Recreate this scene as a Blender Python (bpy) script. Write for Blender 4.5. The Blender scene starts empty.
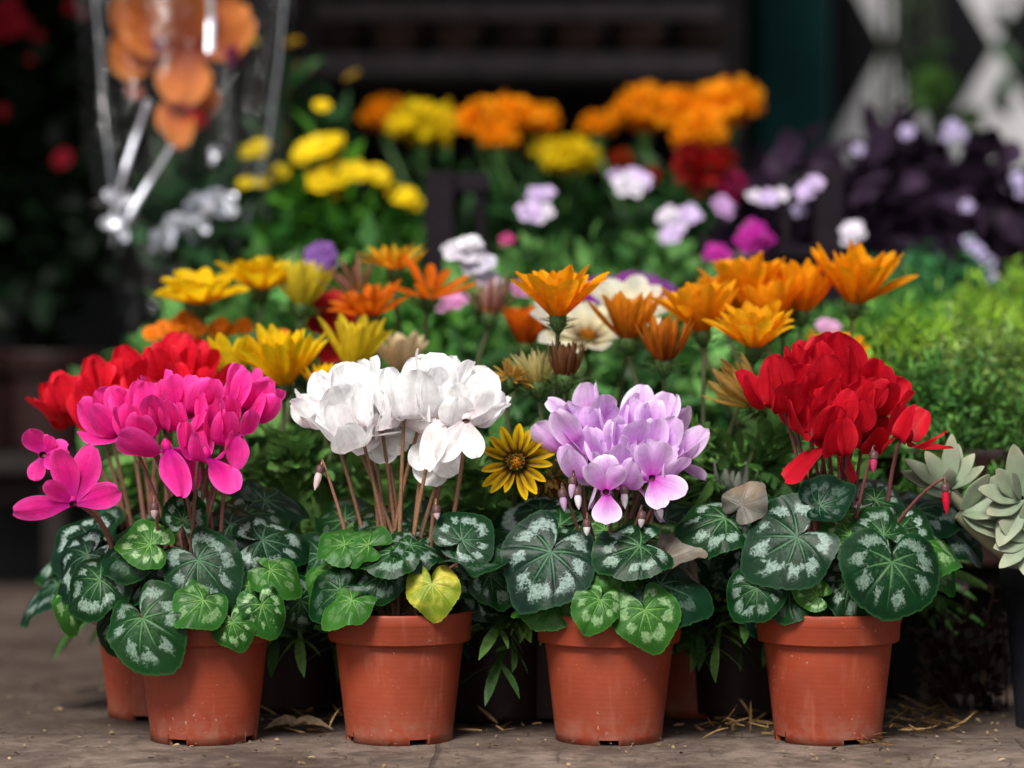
import bpy, math, random
import numpy as np
from mathutils import Vector

random.seed(11)
rng = np.random.default_rng(11)
SC = bpy.context.scene
COL = SC.collection
R = math.radians

# ------------------------------------------------------------------ camera
F = 3034.0            # focal length in pixels of a 1024 px wide picture
CAMY, CAMH = -2.6, 0.386
PITCH = math.atan(84.0 / F)
CP = np.array([0.0, CAMY, CAMH])
FW = np.array([0, math.cos(PITCH), -math.sin(PITCH)])
UPV = np.array([0, math.sin(PITCH), math.cos(PITCH)])


def at(px, py, y):
    """point of the place seen at (px, py) at the depth y (metres behind the front of the pots)"""
    d = np.array([(px - 512) / F, 0, 0]) + UPV * ((384 - py) / F) + FW
    return CP + d * ((y - CAMY) / d[1])


def xat(px, y):
    return (px - 512) / F * (y - CAMY)


def pxm(px, y):
    """size in metres of px pixels at depth y"""
    return px / F * (y - CAMY)


cam = bpy.data.cameras.new("camera")
cam.sensor_width = 36.0
cam.lens = F / 1024 * 36
cam.clip_start = 0.05
cam.clip_end = 500
cam.dof.use_dof = True
cam.dof.focus_distance = 2.615
cam.dof.aperture_fstop = 2.45
camo = bpy.data.objects.new("camera", cam)
COL.objects.link(camo)
camo.location = CP
camo.rotation_euler = (R(90) - PITCH, 0, 0)
SC.camera = camo

# ------------------------------------------------------------------ mesh building


def nrm(v):
    v = np.asarray(v, float)
    return v / (np.linalg.norm(v, axis=-1, keepdims=True) + 1e-12)


class MB:
    def __init__(self):
        self.v, self.f, self.c, self.n = [], [], [], 0

    def add(self, V, Fc, C=None):
        V = np.asarray(V, float).reshape(-1, 3)
        Fc = np.asarray(Fc, int)
        if C is None:
            C = np.ones((len(V), 4))
        C = np.asarray(C, float)
        if C.ndim == 1:
            C = np.tile(C, (len(V), 1))
        if C.shape[1] == 3:
            C = np.hstack([C, np.ones((len(C), 1))])
        self.v.append(V)
        self.c.append(C)
        self.f.append(Fc + self.n)
        self.n += len(V)
        return self

    def build(self, name, mat, parent=None, smooth=True):
        V = np.vstack(self.v)
        off = np.zeros(3)
        p = parent
        while p is not None:
            off += np.array(p.location)
            p = p.parent
        V = V - off
        me = bpy.data.meshes.new(name)
        me.vertices.add(len(V))
        me.vertices.foreach_set("co", V.astype(np.float32).ravel())
        idx = np.concatenate([f.ravel() for f in self.f])
        tot = np.concatenate([np.full(len(f), f.shape[1]) for f in self.f])
        start = np.concatenate([[0], np.cumsum(tot)[:-1]])
        me.loops.add(len(idx))
        me.polygons.add(len(tot))
        me.loops.foreach_set("vertex_index", idx.astype(np.int32))
        me.polygons.foreach_set("loop_start", start.astype(np.int32))
        me.polygons.foreach_set("use_smooth", np.full(len(tot), smooth))
        ca = me.color_attributes.new("Col", 'FLOAT_COLOR', 'POINT')
        ca.data.foreach_set("color", np.vstack(self.c).astype(np.float32).ravel())
        me.update(calc_edges=True)
        me.validate()
        me.materials.append(mat)
        o = bpy.data.objects.new(name, me)
        COL.objects.link(o)
        o.parent = parent
        return o


def grid_faces(nu, nv, wrap=False):
    """faces of a grid with index i*nv + j; wrap joins the last row i to the first"""
    i = np.arange(nu if wrap else nu - 1)
    j = np.arange(nv - 1)
    I, J = np.meshgrid(i, j, indexing='ij')
    I2 = (I + 1) % nu
    return np.stack([I * nv + J, I * nv + J + 1, I2 * nv + J + 1, I2 * nv + J], -1).reshape(-1, 4)


def tube(mb, pts, rad, col, seg=8, cap=True):
    pts = np.asarray(pts, float)
    n = len(pts)
    rad = np.broadcast_to(np.asarray(rad, float), (n,))
    T = nrm(np.gradient(pts, axis=0))
    ref = np.array([0.31, -0.9, 0.2])
    A = nrm(np.cross(T, ref))
    B = np.cross(T, A)
    th = np.linspace(0, 2 * math.pi, seg, endpoint=False)
    V = pts[None] + rad[None, :, None] * (np.cos(th)[:, None, None] * A[None] + np.sin(th)[:, None, None] * B[None])
    C = np.asarray(col, float)
    if C.ndim == 2:
        C = np.tile(C, (seg, 1))
    mb.add(V.reshape(-1, 3), grid_faces(seg, n, True), C)
    return mb


def bez(p0, p1, p2, n=10):
    t = np.linspace(0, 1, n)[:, None]
    return (1 - t) ** 2 * np.asarray(p0) + 2 * t * (1 - t) * np.asarray(p1) + t * t * np.asarray(p2)


def lathe(mb, prof, col, c=(0, 0, 0), seg=48, axis=None):
    prof = np.asarray(prof, float)
    th = np.linspace(0, 2 * math.pi, seg, endpoint=False)
    if axis is None:
        ex, ey, ez = np.eye(3)
    else:
        ez = nrm(axis)
        ex = nrm(np.cross(ez, [0.3, 1, 0.1]))
        ey = np.cross(ez, ex)
    V = (np.cos(th)[:, None, None] * ex + np.sin(th)[:, None, None] * ey) * prof[None, :, 0, None] + ez * prof[None, :, 1, None]
    mb.add(V.reshape(-1, 3) + np.asarray(c), grid_faces(seg, len(prof), True), col)
    return mb


def box(mb, lo, hi, col=(1, 1, 1), bev=0.002):
    lo, hi = np.asarray(lo, float), np.asarray(hi, float)
    b = min(bev, (hi - lo).min() * .3)
    # chamfered box: three shells of 8 corners pulled in along each axis
    s = np.array([[x, y, z] for x in (0, 1) for y in (0, 1) for z in (0, 1)])
    base = lo + s * (hi - lo)
    sh = []
    for a in range(3):
        q = base.copy()
        for k in range(3):
            if k != a:
                q[:, k] += np.where(s[:, k] == 0, b, -b)
        sh.append(q)
    V = np.vstack(sh)
    ix = lambda a, x, y, z: a * 8 + x * 4 + y * 2 + z
    f4, f3 = [], []
    for a in range(3):
        for v in (0, 1):
            o = [k for k in range(3) if k != a]
            q = []
            for (p, r) in ((0, 0), (1, 0), (1, 1), (0, 1)):
                t = [0, 0, 0]
                t[a] = v
                t[o[0]] = p
                t[o[1]] = r
                q.append(ix(a, *t))
            f4.append(q if (v == 1) ^ (a == 1) else q[::-1])
    for a in range(3):
        b1, b2 = [k for k in range(3) if k != a]
        for p in (0, 1):
            for r in (0, 1):
                t0 = [0, 0, 0]
                t1 = [0, 0, 0]
                t0[b1] = t1[b1] = p
                t0[b2] = t1[b2] = r
                t1[a] = 1
                q = [ix(b1, *t0), ix(b1, *t1), ix(b2, *t1), ix(b2, *t0)]
                f4.append(q)
    for x in (0, 1):
        for y in (0, 1):
            for z in (0, 1):
                f3.append([ix(0, x, y, z), ix(1, x, y, z), ix(2, x, y, z)])
    n0 = mb.n
    mb.add(V, f4, col)
    mb.f.append(np.asarray(f3) + n0)
    return mb


OVAL = [0.12, 0.78, 1.0, 0.72, 0.05]
NARROW = [0.5, 0.9, 1.0, 0.75, 0.05]
ROUND = [0.25, 0.75, 1.0, 0.95, 0.45]
SPOON = [0.18, 0.4, 0.75, 1.0, 0.35]


def leaf_cloud(mb, Pt, D, N, L, W, C, bend=0.2, fold=0.15, prof=OVAL, tipc=None):
    Pt, D = np.asarray(Pt, float), nrm(D)
    n = len(Pt)
    S = nrm(np.cross(D, N))
    Nn = np.cross(S, D)
    L = np.broadcast_to(np.asarray(L, float), (n,))
    W = np.broadcast_to(np.asarray(W, float), (n,))
    bend = np.broadcast_to(np.asarray(bend, float), (n,))
    C = np.asarray(C, float)
    if C.ndim == 1:
        C = np.tile(C, (n, 1))
    ts = np.linspace(0, 1, 5)
    V = np.zeros((n, 3, 5, 3))
    CC = np.zeros((n, 3, 5, 3))
    for i, u in enumerate((-1, 0, 1)):
        for j, t in enumerate(ts):
            w = prof[j]
            V[:, i, j] = Pt + D * (L * t)[:, None] + S * (W * .5 * u * w)[:, None] + Nn * (-bend * L * t * t + fold * W * .5 * abs(u) * w)[:, None]
            k = C if tipc is None else C * (1 - t) + np.asarray(tipc) * t
            CC[:, i, j] = k * (1.0 if u else 0.85)
    f = grid_faces(3, 5)
    Fc = (np.arange(n)[:, None, None] * 15 + f[None]).reshape(-1, 4)
    mb.add(V.reshape(-1, 3), Fc, CC.reshape(-1, 3))
    return mb


def rdir(n, up=0.0):
    v = rng.normal(size=(n, 3))
    v = nrm(v)
    v[:, 2] += up
    return nrm(v)


def cvar(n, c, var=0.3, c2=None):
    c = np.tile(np.asarray(c, float), (n, 1))
    if c2 is not None:
        k = rng.random((n, 1))
        c = c * (1 - k) + np.asarray(c2) * k
    return c * (1 + var * rng.normal(size=(n, 1))).clip(.35, 2)


# ------------------------------------------------------------------ object bookkeeping
def thing(name, label, cat, loc, group=None):
    o = bpy.data.objects.new(name, None)
    o.empty_display_size = .05
    COL.objects.link(o)
    o.location = [float(a) for a in loc]
    return tag(o, label, cat, group)


def tag(o, label=None, cat=None, group=None, kind=None):
    if label:
        o['label'] = label
    if cat:
        o['category'] = cat
    if group:
        o['group'] = group
    if kind:
        o['kind'] = kind
    return o


# ------------------------------------------------------------------ materials
def mat(name):
    m = bpy.data.materials.new(name)
    m.use_nodes = True
    nt = m.node_tree
    b = nt.nodes['Principled BSDF']
    return m, nt, b


def nd(nt, t, **kw):
    n = nt.nodes.new(t)
    for k, v in kw.items():
        if k in n.inputs:
            n.inputs[k].default_value = v
        else:
            setattr(n, k, v)
    return n


def mixc(nt, fac, a, b, blend='MIX'):
    n = nt.nodes.new('ShaderNodeMix')
    n.data_type = 'RGBA'
    n.blend_type = blend
    for s, v in ((n.inputs[0], fac), (n.inputs[6], a), (n.inputs[7], b)):
        if hasattr(v, 'is_linked'):
            nt.links.new(v, s)
        else:
            s.default_value = v if not isinstance(v, tuple) or len(v) == 4 else (*v, 1)
    return n.outputs[2]


def mth(nt, op, a, b=0.0, c=0.0, clamp=False):
    n = nt.nodes.new('ShaderNodeMath')
    n.operation = op
    n.use_clamp = clamp
    for i, v in enumerate((a, b, c)):
        if hasattr(v, 'is_linked'):
            nt.links.new(v, n.inputs[i])
        else:
            n.inputs[i].default_value = v
    return n.outputs[0]


def ramp(nt, x, a, b, lo=0.0, hi=1.0):
    n = nt.nodes.new('ShaderNodeMapRange')
    n.interpolation_type = 'SMOOTHSTEP'
    nt.links.new(x, n.inputs[0])
    n.inputs[1].default_value = a
    n.inputs[2].default_value = b
    n.inputs[3].default_value = lo
    n.inputs[4].default_value = hi
    return n.outputs[0]


def noise(nt, scale, detail=4, rough=.55, vec=None, dist=0.0):
    n = nd(nt, 'ShaderNodeTexNoise')
    n.inputs['Scale'].default_value = scale
    n.inputs['Detail'].default_value = detail
    n.inputs['Roughness'].default_value = rough
    n.inputs['Distortion'].default_value = dist
    if vec is None:
        g = nd(nt, 'ShaderNodeNewGeometry')
        vec = g.outputs['Position']
    nt.links.new(vec, n.inputs['Vector'])
    return n.outputs['Fac']


def bump(nt, b, h, strength=.3, dist=.001):
    n = nd(nt, 'ShaderNodeBump')
    n.inputs['Strength'].default_value = strength
    n.inputs['Distance'].default_value = dist
    nt.links.new(h, n.inputs['Height'])
    nt.links.new(n.outputs[0], b.inputs['Normal'])
    return n.outputs[0]


def two_sided(nt, b, colsock, trans):
    """thin translucent sheet: principled + translucent"""
    t = nd(nt, 'ShaderNodeBsdfTranslucent')
    nt.links.new(colsock, t.inputs['Color'])
    m = nd(nt, 'ShaderNodeMixShader')
    m.inputs[0].default_value = trans
    nt.links.new(b.outputs[0], m.inputs[1])
    nt.links.new(t.outputs[0], m.inputs[2])
    out = nt.nodes['Material Output']
    nt.links.new(m.outputs[0], out.inputs['Surface'])


def vcol_mat(name, rough, trans=0.0, spec=.4, nscale=250, nvar=.25, bstr=.25, bdist=.0008, coat=0.0, veins=False):
    m, nt, b = mat(name)
    a = nd(nt, 'ShaderNodeVertexColor', layer_name='Col')
    n = noise(nt, nscale, 3)
    c = mixc(nt, ramp(nt, n, .3, .7, 0, 1), a.outputs[0], a.outputs[0])
    k = ramp(nt, n, .25, .75, 1 - nvar, 1 + nvar)
    mul = nd(nt, 'ShaderNodeVectorMath', operation='SCALE')
    nt.links.new(a.outputs[0], mul.inputs[0])
    nt.links.new(k, mul.inputs['Scale'])
    c = mul.outputs[0]
    vein = mth(nt, 'SINE', mth(nt, 'ADD', mth(nt, 'MULTIPLY', a.outputs['Alpha'], 34.0), mth(nt, 'MULTIPLY', n, 5.0)))
    if veins:
        c = mixc(nt, ramp(nt, vein, .2, 1.0, 0, .065), c, mixc(nt, .5, c, (0, 0, 0)))
    nt.links.new(c, b.inputs['Base Color'])
    b.inputs['Roughness'].default_value = rough
    b.inputs['Specular IOR Level'].default_value = spec
    b.inputs['Coat Weight'].default_value = coat
    h = noise(nt, nscale * 2, 4)
    if veins:
        h = mth(nt, 'ADD', h, mth(nt, 'MULTIPLY', vein, .12))
    bump(nt, b, h, bstr, bdist)
    if trans:
        two_sided(nt, b, c, trans)
    return m


M_PETAL = vcol_mat('petal', .55, .42, .2, 160, .10, .35, .0008, veins=True)
M_GPET = vcol_mat('daisy_petal', .6, .6, .12, 160, .12, .3, .0007, veins=True)
M_FOL = vcol_mat('foliage', .45, .28, .16, 220, .25, .3, .0006)
M_STALK = vcol_mat('stalk', .5, 0, .35, 500, .25, .2, .0004)
M_DARK = vcol_mat('dark_plastic', .5, 0, .2, 60, .3, .15, .0005)
M_WOOD = vcol_mat('weathered_wood', .75, 0, .25, 40, .35, .4, .001)
M_SUCC = vcol_mat('succulent_leaf', .6, 0, .3, 90, .14, .2, .0006)
M_DRY = vcol_mat('dry_plant', .8, .15, .2, 300, .3, .4, .0008)


def make_pot_mat():
    m, nt, b = mat('terracotta_plastic')
    tc = nd(nt, 'ShaderNodeTexCoord')
    oi = nd(nt, 'ShaderNodeObjectInfo')
    v = nd(nt, 'ShaderNodeVectorMath', operation='ADD')
    nt.links.new(tc.outputs['Object'], v.inputs[0])
    nt.links.new(oi.outputs['Random'], v.inputs[1])
    vec = v.outputs[0]
    n1 = noise(nt, 14, 5, .6, vec)
    c = mixc(nt, ramp(nt, n1, .3, .7), (.20, .029, .012), (.27, .042, .017))
    sep = nd(nt, 'ShaderNodeSeparateXYZ')
    nt.links.new(tc.outputs['Object'], sep.inputs[0])
    # dust: specks, scuffs, a grey bloom near the foot
    n2 = noise(nt, 260, 3, .5, vec)
    n2b = noise(nt, 22, 3, .5, vec)
    sp = mth(nt, 'MULTIPLY', ramp(nt, n2, .66, .73), ramp(nt, n2b, .46, .6))
    c = mixc(nt, mth(nt, 'MULTIPLY', sp, .7), c, (.45, .30, .24))
    foot = mth(nt, 'SUBTRACT', 1.0, ramp(nt, sep.outputs[2], .0, .035))
    n3 = noise(nt, 60, 5, .65, vec)
    c = mixc(nt, mth(nt, 'MULTIPLY', mth(nt, 'MULTIPLY', foot, ramp(nt, n3, .35, .7)), .55), c, (.26, .15, .11))
    n5 = noise(nt, 480, 3, .6, vec)
    spl = mth(nt, 'MULTIPLY', ramp(nt, n5, .60, .68), mth(nt, 'SUBTRACT', 1.0, ramp(nt, sep.outputs[2], .004, .05)))
    c = mixc(nt, mth(nt, 'MULTIPLY', spl, .6), c, (.10, .05, .032))
    n4 = noise(nt, 35, 6, .7, vec, 1.5)
    c = mixc(nt, mth(nt, 'MULTIPLY', ramp(nt, n4, .56, .72), .35), c, (.27, .06, .032))
    mp = nd(nt, 'ShaderNodeMapping')
    mp.inputs['Scale'].default_value = (55, 55, 7)
    nt.links.new(vec, mp.inputs['Vector'])
    ns = noise(nt, 1, 5, .65, mp.outputs[0])
    c = mixc(nt, mth(nt, 'MULTIPLY', ramp(nt, ns, .55, .75), .30), c, (.42, .17, .11))
    c = mixc(nt, mth(nt, 'MULTIPLY', ramp(nt, noise(nt, 1.3, 4, .6, mp.outputs[0]), .56, .72), .30), c, (.20, .035, .018))
    c = mixc(nt, mth(nt, 'MULTIPLY', oi.outputs['Random'], .35), c, (.24, .055, .026))
    nt.links.new(c, b.inputs['Base Color'])
    nt.links.new(ramp(nt, n3, .3, .7, .38, .62), b.inputs['Roughness'])
    b.inputs['Specular IOR Level'].default_value = .35
    b.inputs['Subsurface Weight'].default_value = .0
    # fine moulding rings
    rings = mth(nt, 'SINE', mth(nt, 'MULTIPLY', sep.outputs[2], 1400.0))
    h = mth(nt, 'ADD', mth(nt, 'MULTIPLY', rings, .10), n3)
    bump(nt, b, h, .25, .0006)
    return m


M_POT = make_pot_mat()


def make_leaf_mat(name, dark, mid, silver, vein, edge, sil_amt=1.0, blotch=None):
    """R = how far out, G = main veins, B = random per leaf"""
    m, nt, b = mat(name)
    a = nd(nt, 'ShaderNodeVertexColor', layer_name='Col')
    s = nd(nt, 'ShaderNodeSeparateColor')
    nt.links.new(a.outputs[0], s.inputs[0])
    r, g, bl = s.outputs
    tc = nd(nt, 'ShaderNodeTexCoord')
    ob = tc.outputs['Object']
    nb = noise(nt, 45, 4, .6, ob)
    nf = noise(nt, 380, 4, .7, ob)
    c = mixc(nt, ramp(nt, nb, .3, .7), dark, mid)
    oi = nd(nt, 'ShaderNodeObjectInfo')
    c = mixc(nt, mth(nt, 'MULTIPLY', oi.outputs['Random'], .5), c, tuple(q * 1.0 for q in (mid[0] * 1.9, mid[1] * 1.25, mid[2] * .7)))
    c = mixc(nt, mth(nt, 'MULTIPLY', ramp(nt, noise(nt, 25, 2, .5, ob), .55, .75), .45), c, (mid[0] * 2.2, mid[1] * 1.5, mid[2]))
    if blotch:
        c = mixc(nt, ramp(nt, nb, .5, .68), c, blotch)
    # centre of the leaf paler green around the veins
    cen = mth(nt, 'MULTIPLY', ramp(nt, r, .62, .1), ramp(nt, nf, .42, .66))
    c = mixc(nt, mth(nt, 'MULTIPLY', cen, .35), c, vein)
    # the silver zone: broken blotches in a ring, ragged outwards
    rr = mth(nt, 'ADD', r, mth(nt, 'MULTIPLY', mth(nt, 'SUBTRACT', nf, .5), .48))
    ring = mth(nt, 'MULTIPLY', ramp(nt, rr, .50, .58), mth(nt, 'SUBTRACT', 1.0, ramp(nt, rr, .70, .84)))
    nz = noise(nt, 55, 1, .5, ob)
    sc = mth(nt, 'ADD', a.outputs['Alpha'], mth(nt, 'MULTIPLY', mth(nt, 'SUBTRACT', nf, .5), 1.1))
    sc = mth(nt, 'ADD', sc, mth(nt, 'MULTIPLY', mth(nt, 'SUBTRACT', nz, .5), 2.8))
    sil = mth(nt, 'MULTIPLY', ring, ramp(nt, sc, .28, .52))
    sil = mth(nt, 'MULTIPLY', sil, ramp(nt, noise(nt, 420, 4, .65, ob), .30, .60, .35, 1.0))
    sil = mth(nt, 'MULTIPLY', sil, mth(nt, 'MULTIPLY', bl, sil_amt), clamp=True)
    c = mixc(nt, sil, c, silver)
    # veins
    c = mixc(nt, mth(nt, 'MULTIPLY', ramp(nt, g, .35, .95), .62), c, vein)
    c = mixc(nt, mth(nt, 'MULTIPLY', ramp(nt, r, .94, 1.0), .35), c, edge)
    geo = nd(nt, 'ShaderNodeNewGeometry')
    back = mixc(nt, ramp(nt, nb, .35, .7), (.10, .14, .06), (.13, .07, .07))
    c = mixc(nt, mth(nt, 'MULTIPLY', geo.outputs['Backfacing'], .8), c, back)
    nt.links.new(c, b.inputs['Base Color'])
    b.inputs['Roughness'].default_value = .36
    b.inputs['Specular IOR Level'].default_value = .13
    h = mth(nt, 'SUBTRACT', mth(nt, 'ADD', mth(nt, 'MULTIPLY', nf, .5), nb), mth(nt, 'MULTIPLY', g, .5))
    bump(nt, b, h, .5, .0010)
    two_sided(nt, b, c, .08)
    return m


M_CL = make_leaf_mat('cyclamen_leaf', (.0015, .013, .004), (.0035, .030, .008), (.30, .42, .34), (.10, .22, .09), (.035, .11, .03))
M_CLD = make_leaf_mat('cyclamen_leaf_blue', (.0014, .011, .0055), (.003, .024, .010), (.30, .41, .36), (.09, .19, .11), (.025, .08, .03))
M_CLB = make_leaf_mat('cyclamen_leaf_young', (.007, .042, .008), (.018, .092, .014), (.30, .46, .22), (.17, .34, .09), (.06, .20, .03), .8)
M_CLY = make_leaf_mat('cyclamen_leaf_yellowing', (.035, .13, .015), (.15, .23, .02), (.45, .46, .12), (.42, .46, .12), (.40, .30, .04), .5, (.46, .38, .05))
M_CLP = make_leaf_mat('cyclamen_leaf_dull', (.07, .075, .06), (.12, .11, .095), (.22, .22, .19), (.16, .14, .12), (.14, .05, .06), .4)


def plain(name, col, rough=.8, var=.3, scale=20, spec=.3, bstr=.3, bd=.002, metal=0):
    m, nt, b = mat(name)
    n = noise(nt, scale, 6, .6)
    c = mixc(nt, ramp(nt, n, .25, .75), tuple(a * (1 - var) for a in col), tuple(a * (1 + var) for a in col))
    nt.links.new(c, b.inputs['Base Color'])
    b.inputs['Roughness'].default_value = rough
    b.inputs['Specular IOR Level'].default_value = spec
    b.inputs['Metallic'].default_value = metal
    bump(nt, b, noise(nt, scale * 5, 6, .65), bstr, bd)
    return m


M_SOIL = plain('potting_soil', (.030, .020, .014), .95, .6, 120, .1, 1.0, .004)
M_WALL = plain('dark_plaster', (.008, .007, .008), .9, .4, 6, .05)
M_GREY = plain('grey_render', (.024, .024, .027), .9, .35, 7)
M_TEAL = plain('dark_green_paint', (.003, .030, .028), .6, .25, 9, .06)
M_WHITEB = plain('white_board_paint', (.36, .36, .37), .6, .15, 12)
M_BLACKB = plain('black_board_paint', (.005, .005, .006), .7, .3, 12, .05)
M_METAL = plain('dark_metal', (.010, .007, .010), .6, .3, 30, .08)
M_BRN = plain('brown_clay', (.20, .075, .035), .7, .3, 20)


def make_ground():
    m, nt, b = mat('worn_stone_floor')
    geo = nd(nt, 'ShaderNodeNewGeometry')
    pos = geo.outputs['Position']
    n1 = noise(nt, 7, 7, .68, pos, .4)
    n2 = noise(nt, 38, 8, .68, pos, .6)
    n3 = noise(nt, 420, 4, .6, pos)
    c = mixc(nt, ramp(nt, n1, .32, .68), (.070, .046, .035), (.23, .175, .14))
    c = mixc(nt, mth(nt, 'MULTIPLY', ramp(nt, n2, .42, .66), .75), c, (.055, .038, .030))
    c = mixc(nt, mth(nt, 'MULTIPLY', ramp(nt, n2, .46, .30), .5), c, (.22, .185, .16))
    c = mixc(nt, mth(nt, 'MULTIPLY', ramp(nt, n3, .56, .66), .65), c, (.05, .036, .028))
    c = mixc(nt, mth(nt, 'MULTIPLY', ramp(nt, n3, .36, .28), .45), c, (.42, .37, .32))
    # slab joints
    br = nd(nt, 'ShaderNodeTexBrick')
    mp = nd(nt, 'ShaderNodeMapping')
    mp.inputs['Location'].default_value = (.31, .42, 0)
    mp.inputs['Rotation'].default_value = (0, 0, R(2))
    ds = mixc(nt, .012, pos, (0, 0, 0, 1))
    nn = nd(nt, 'ShaderNodeTexNoise')
    nn.inputs['Scale'].default_value = 14
    nt.links.new(pos, nn.inputs['Vector'])
    av = nd(nt, 'ShaderNodeVectorMath', operation='MULTIPLY_ADD')
    nt.links.new(nn.outputs['Color'], av.inputs[0])
    av.inputs[1].default_value = (.012, .012, 0)
    nt.links.new(pos, av.inputs[2])
    nt.links.new(av.outputs[0], mp.inputs['Vector'])
    nt.links.new(mp.outputs[0], br.inputs['Vector'])
    br.offset = .5
    br.inputs['Scale'].default_value = 1
    br.inputs['Brick Width'].default_value = .505
    br.inputs['Row Height'].default_value = .505
    br.inputs['Mortar Size'].default_value = .003
    br.inputs['Mortar Smooth'].default_value = .6
    c = mixc(nt, mth(nt, 'MULTIPLY', br.outputs['Fac'], .65), c, (.045, .033, .027))
    vo = nd(nt, 'ShaderNodeTexVoronoi', feature='DISTANCE_TO_EDGE')
    vo.inputs['Scale'].default_value = 4.5
    nt.links.new(av.outputs[0], vo.inputs['Vector'])
    crk = mth(nt, 'MULTIPLY', mth(nt, 'SUBTRACT', 1.0, ramp(nt, vo.outputs['Distance'], .0, .012)), ramp(nt, n1, .45, .6))
    c = mixc(nt, mth(nt, 'MULTIPLY', crk, .55), c, (.03, .02, .016))
    # soil stain plus painted shade, darkening the floor from the pots backwards
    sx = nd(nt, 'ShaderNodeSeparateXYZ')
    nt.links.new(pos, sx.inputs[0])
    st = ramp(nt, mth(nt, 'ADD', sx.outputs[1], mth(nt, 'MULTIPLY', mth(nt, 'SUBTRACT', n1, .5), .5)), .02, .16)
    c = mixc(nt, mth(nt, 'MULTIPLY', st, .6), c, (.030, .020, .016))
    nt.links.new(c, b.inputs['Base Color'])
    nt.links.new(ramp(nt, n2, .3, .7, .55, .9), b.inputs['Roughness'])
    b.inputs['Specular IOR Level'].default_value = .25
    h = mth(nt, 'SUBTRACT', mth(nt, 'ADD', n2, mth(nt, 'MULTIPLY', n3, .35)), mth(nt, 'MULTIPLY', br.outputs['Fac'], 1.0))
    bump(nt, b, h, .6, .004)
    return m


# ------------------------------------------------------------------ the setting
g = MB()
gx = np.concatenate([[-60, -8], np.linspace(-2, 2, 41), [8, 60]])
gy = np.concatenate([[-60, -8], np.linspace(-3, 4, 71), [10, 60]])
X, Y = np.meshgrid(gx, gy, indexing='ij')
g.add(np.stack([X, Y, np.zeros_like(X)], -1), grid_faces(len(gx), len(gy)))
tag(g.build('ground', make_ground()), kind='structure')

# ------------------------------------------------------------------ pots
POT_H = .112


def pot_mesh():
    mb = MB()
    seg = 120
    prof = [(.0445, .005), (.0450, .009), (.0451, .011), (.0465, .023), (.0485, .041), (.0505, .059), (.0525, .0765), (.0533, .0838), (.0536, .0853), (.0560, .0865), (.0585, .0855), (.0592, .0870), (.0602, .1010), (.0606, .1018), (.0610, .1030),
            (.0618, .1105), (.0612, .112), (.0598, .1118), (.0592, .108), (.0575, .092), (.0515, .084), (.0430, .012), (.001, .012)]
    prof = np.array(prof)
    th = np.linspace(0, 2 * math.pi, seg, endpoint=False)
    V = np.stack([np.cos(th)[:, None] * prof[None, :, 0], np.sin(th)[:, None] * prof[None, :, 0], np.tile(prof[:, 1], (seg, 1))], -1)
    mb.add(V, grid_faces(seg, len(prof), True)[:, ::-1])
    # foot ring with arched drainage gaps
    gaps = np.zeros(seg, bool)
    for k in range(4):
        c = 15 + k * 30
        for d in range(-3, 4):
            gaps[(c + d) % seg] = True
    f = []
    Vf = []
    for (r0, z0, r1, z1) in ((.0447, .0, .0450, .009), (.0405, .0, .0408, .012)):
        Vf.append(np.stack([np.cos(th) * r0, np.sin(th) * r0, np.full(seg, z0)], -1))
        Vf.append(np.stack([np.cos(th) * r1, np.sin(th) * r1, np.full(seg, z1)], -1))
    for i in range(seg):
        j = (i + 1) % seg
        if not gaps[i]:
            f.append([i, j, seg + j, seg + i])
            f.append([2 * seg + j, 2 * seg + i, 3 * seg + i, 3 * seg + j])
            f.append([j, i, 2 * seg + i, 2 * seg + j])
        p = (i - 1) % seg
        if gaps[i] != gaps[p]:
            f.append([i, seg + i, 3 * seg + i, 2 * seg + i])
    mb.add(np.vstack(Vf), f)
    return mb


_pot0 = [None]


def pot(parent, rot=0., scale=1., m=None):
    if _pot0[0] is None:
        o = pot_mesh().build('pot', M_POT, None)
        _pot0[0] = o
    else:
        o = _pot0[0].copy()
        COL.objects.link(o)
    o.parent = parent
    o.rotation_euler = (0, 0, rot)
    o.scale = (scale * 1.055 * random.uniform(.99, 1.01), scale * 1.055, scale * random.uniform(1.01, 1.03))
    o.rotation_euler = (random.uniform(-.008, .008), random.uniform(-.008, .008), rot)
    if m is not None:
        o.data = o.data.copy()
        o.data.materials[0] = m
    s = MB()
    n = 24
    rr = np.linspace(0.0, .0572, 7) * scale
    th = np.linspace(0, 2 * math.pi, n, endpoint=False)
    z = .100 * scale + rng.normal(size=(n, 7)) * .0018
    b = np.array(parent.location)
    V = np.stack([np.cos(th)[:, None] * rr, np.sin(th)[:, None] * rr, z], -1)
    s.add(V.reshape(-1, 3) + b, grid_faces(n, 7, True))
    N = 160
    rp = np.sqrt(rng.random(N)) * .054 * scale
    tp = rng.random(N) * 6.28
    c = np.stack([np.cos(tp) * rp, np.sin(tp) * rp, np.full(N, .102 * scale)], -1) + b
    leaf_cloud(s, c, rdir(N, .3), rdir(N), rng.uniform(.004, .009, N), rng.uniform(.003, .006, N), (1, 1, 1))
    s.build('soil', M_SOIL, parent)
    return o


# ------------------------------------------------------------------ cyclamen
LEAF_A = [0, 8, 18, 32, 50, 70, 90, 110, 130, 143, 152, 160, 167, 173, 180]
LEAF_R = [1.17, 1.12, 1.03, .96, .90, .85, .81, .79, .78, .77, .73, .60, .38, .20, .12]
VEINS = np.radians([0, 38, -38, 78, -78, 122, -122])


def leaf_frame(n, ang):
    n = nrm(n)
    t = np.array([math.cos(R(ang)), 0, math.sin(R(ang))])
    t = nrm(t - n * (t @ n))
    return n, t, np.cross(t, n)


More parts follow.
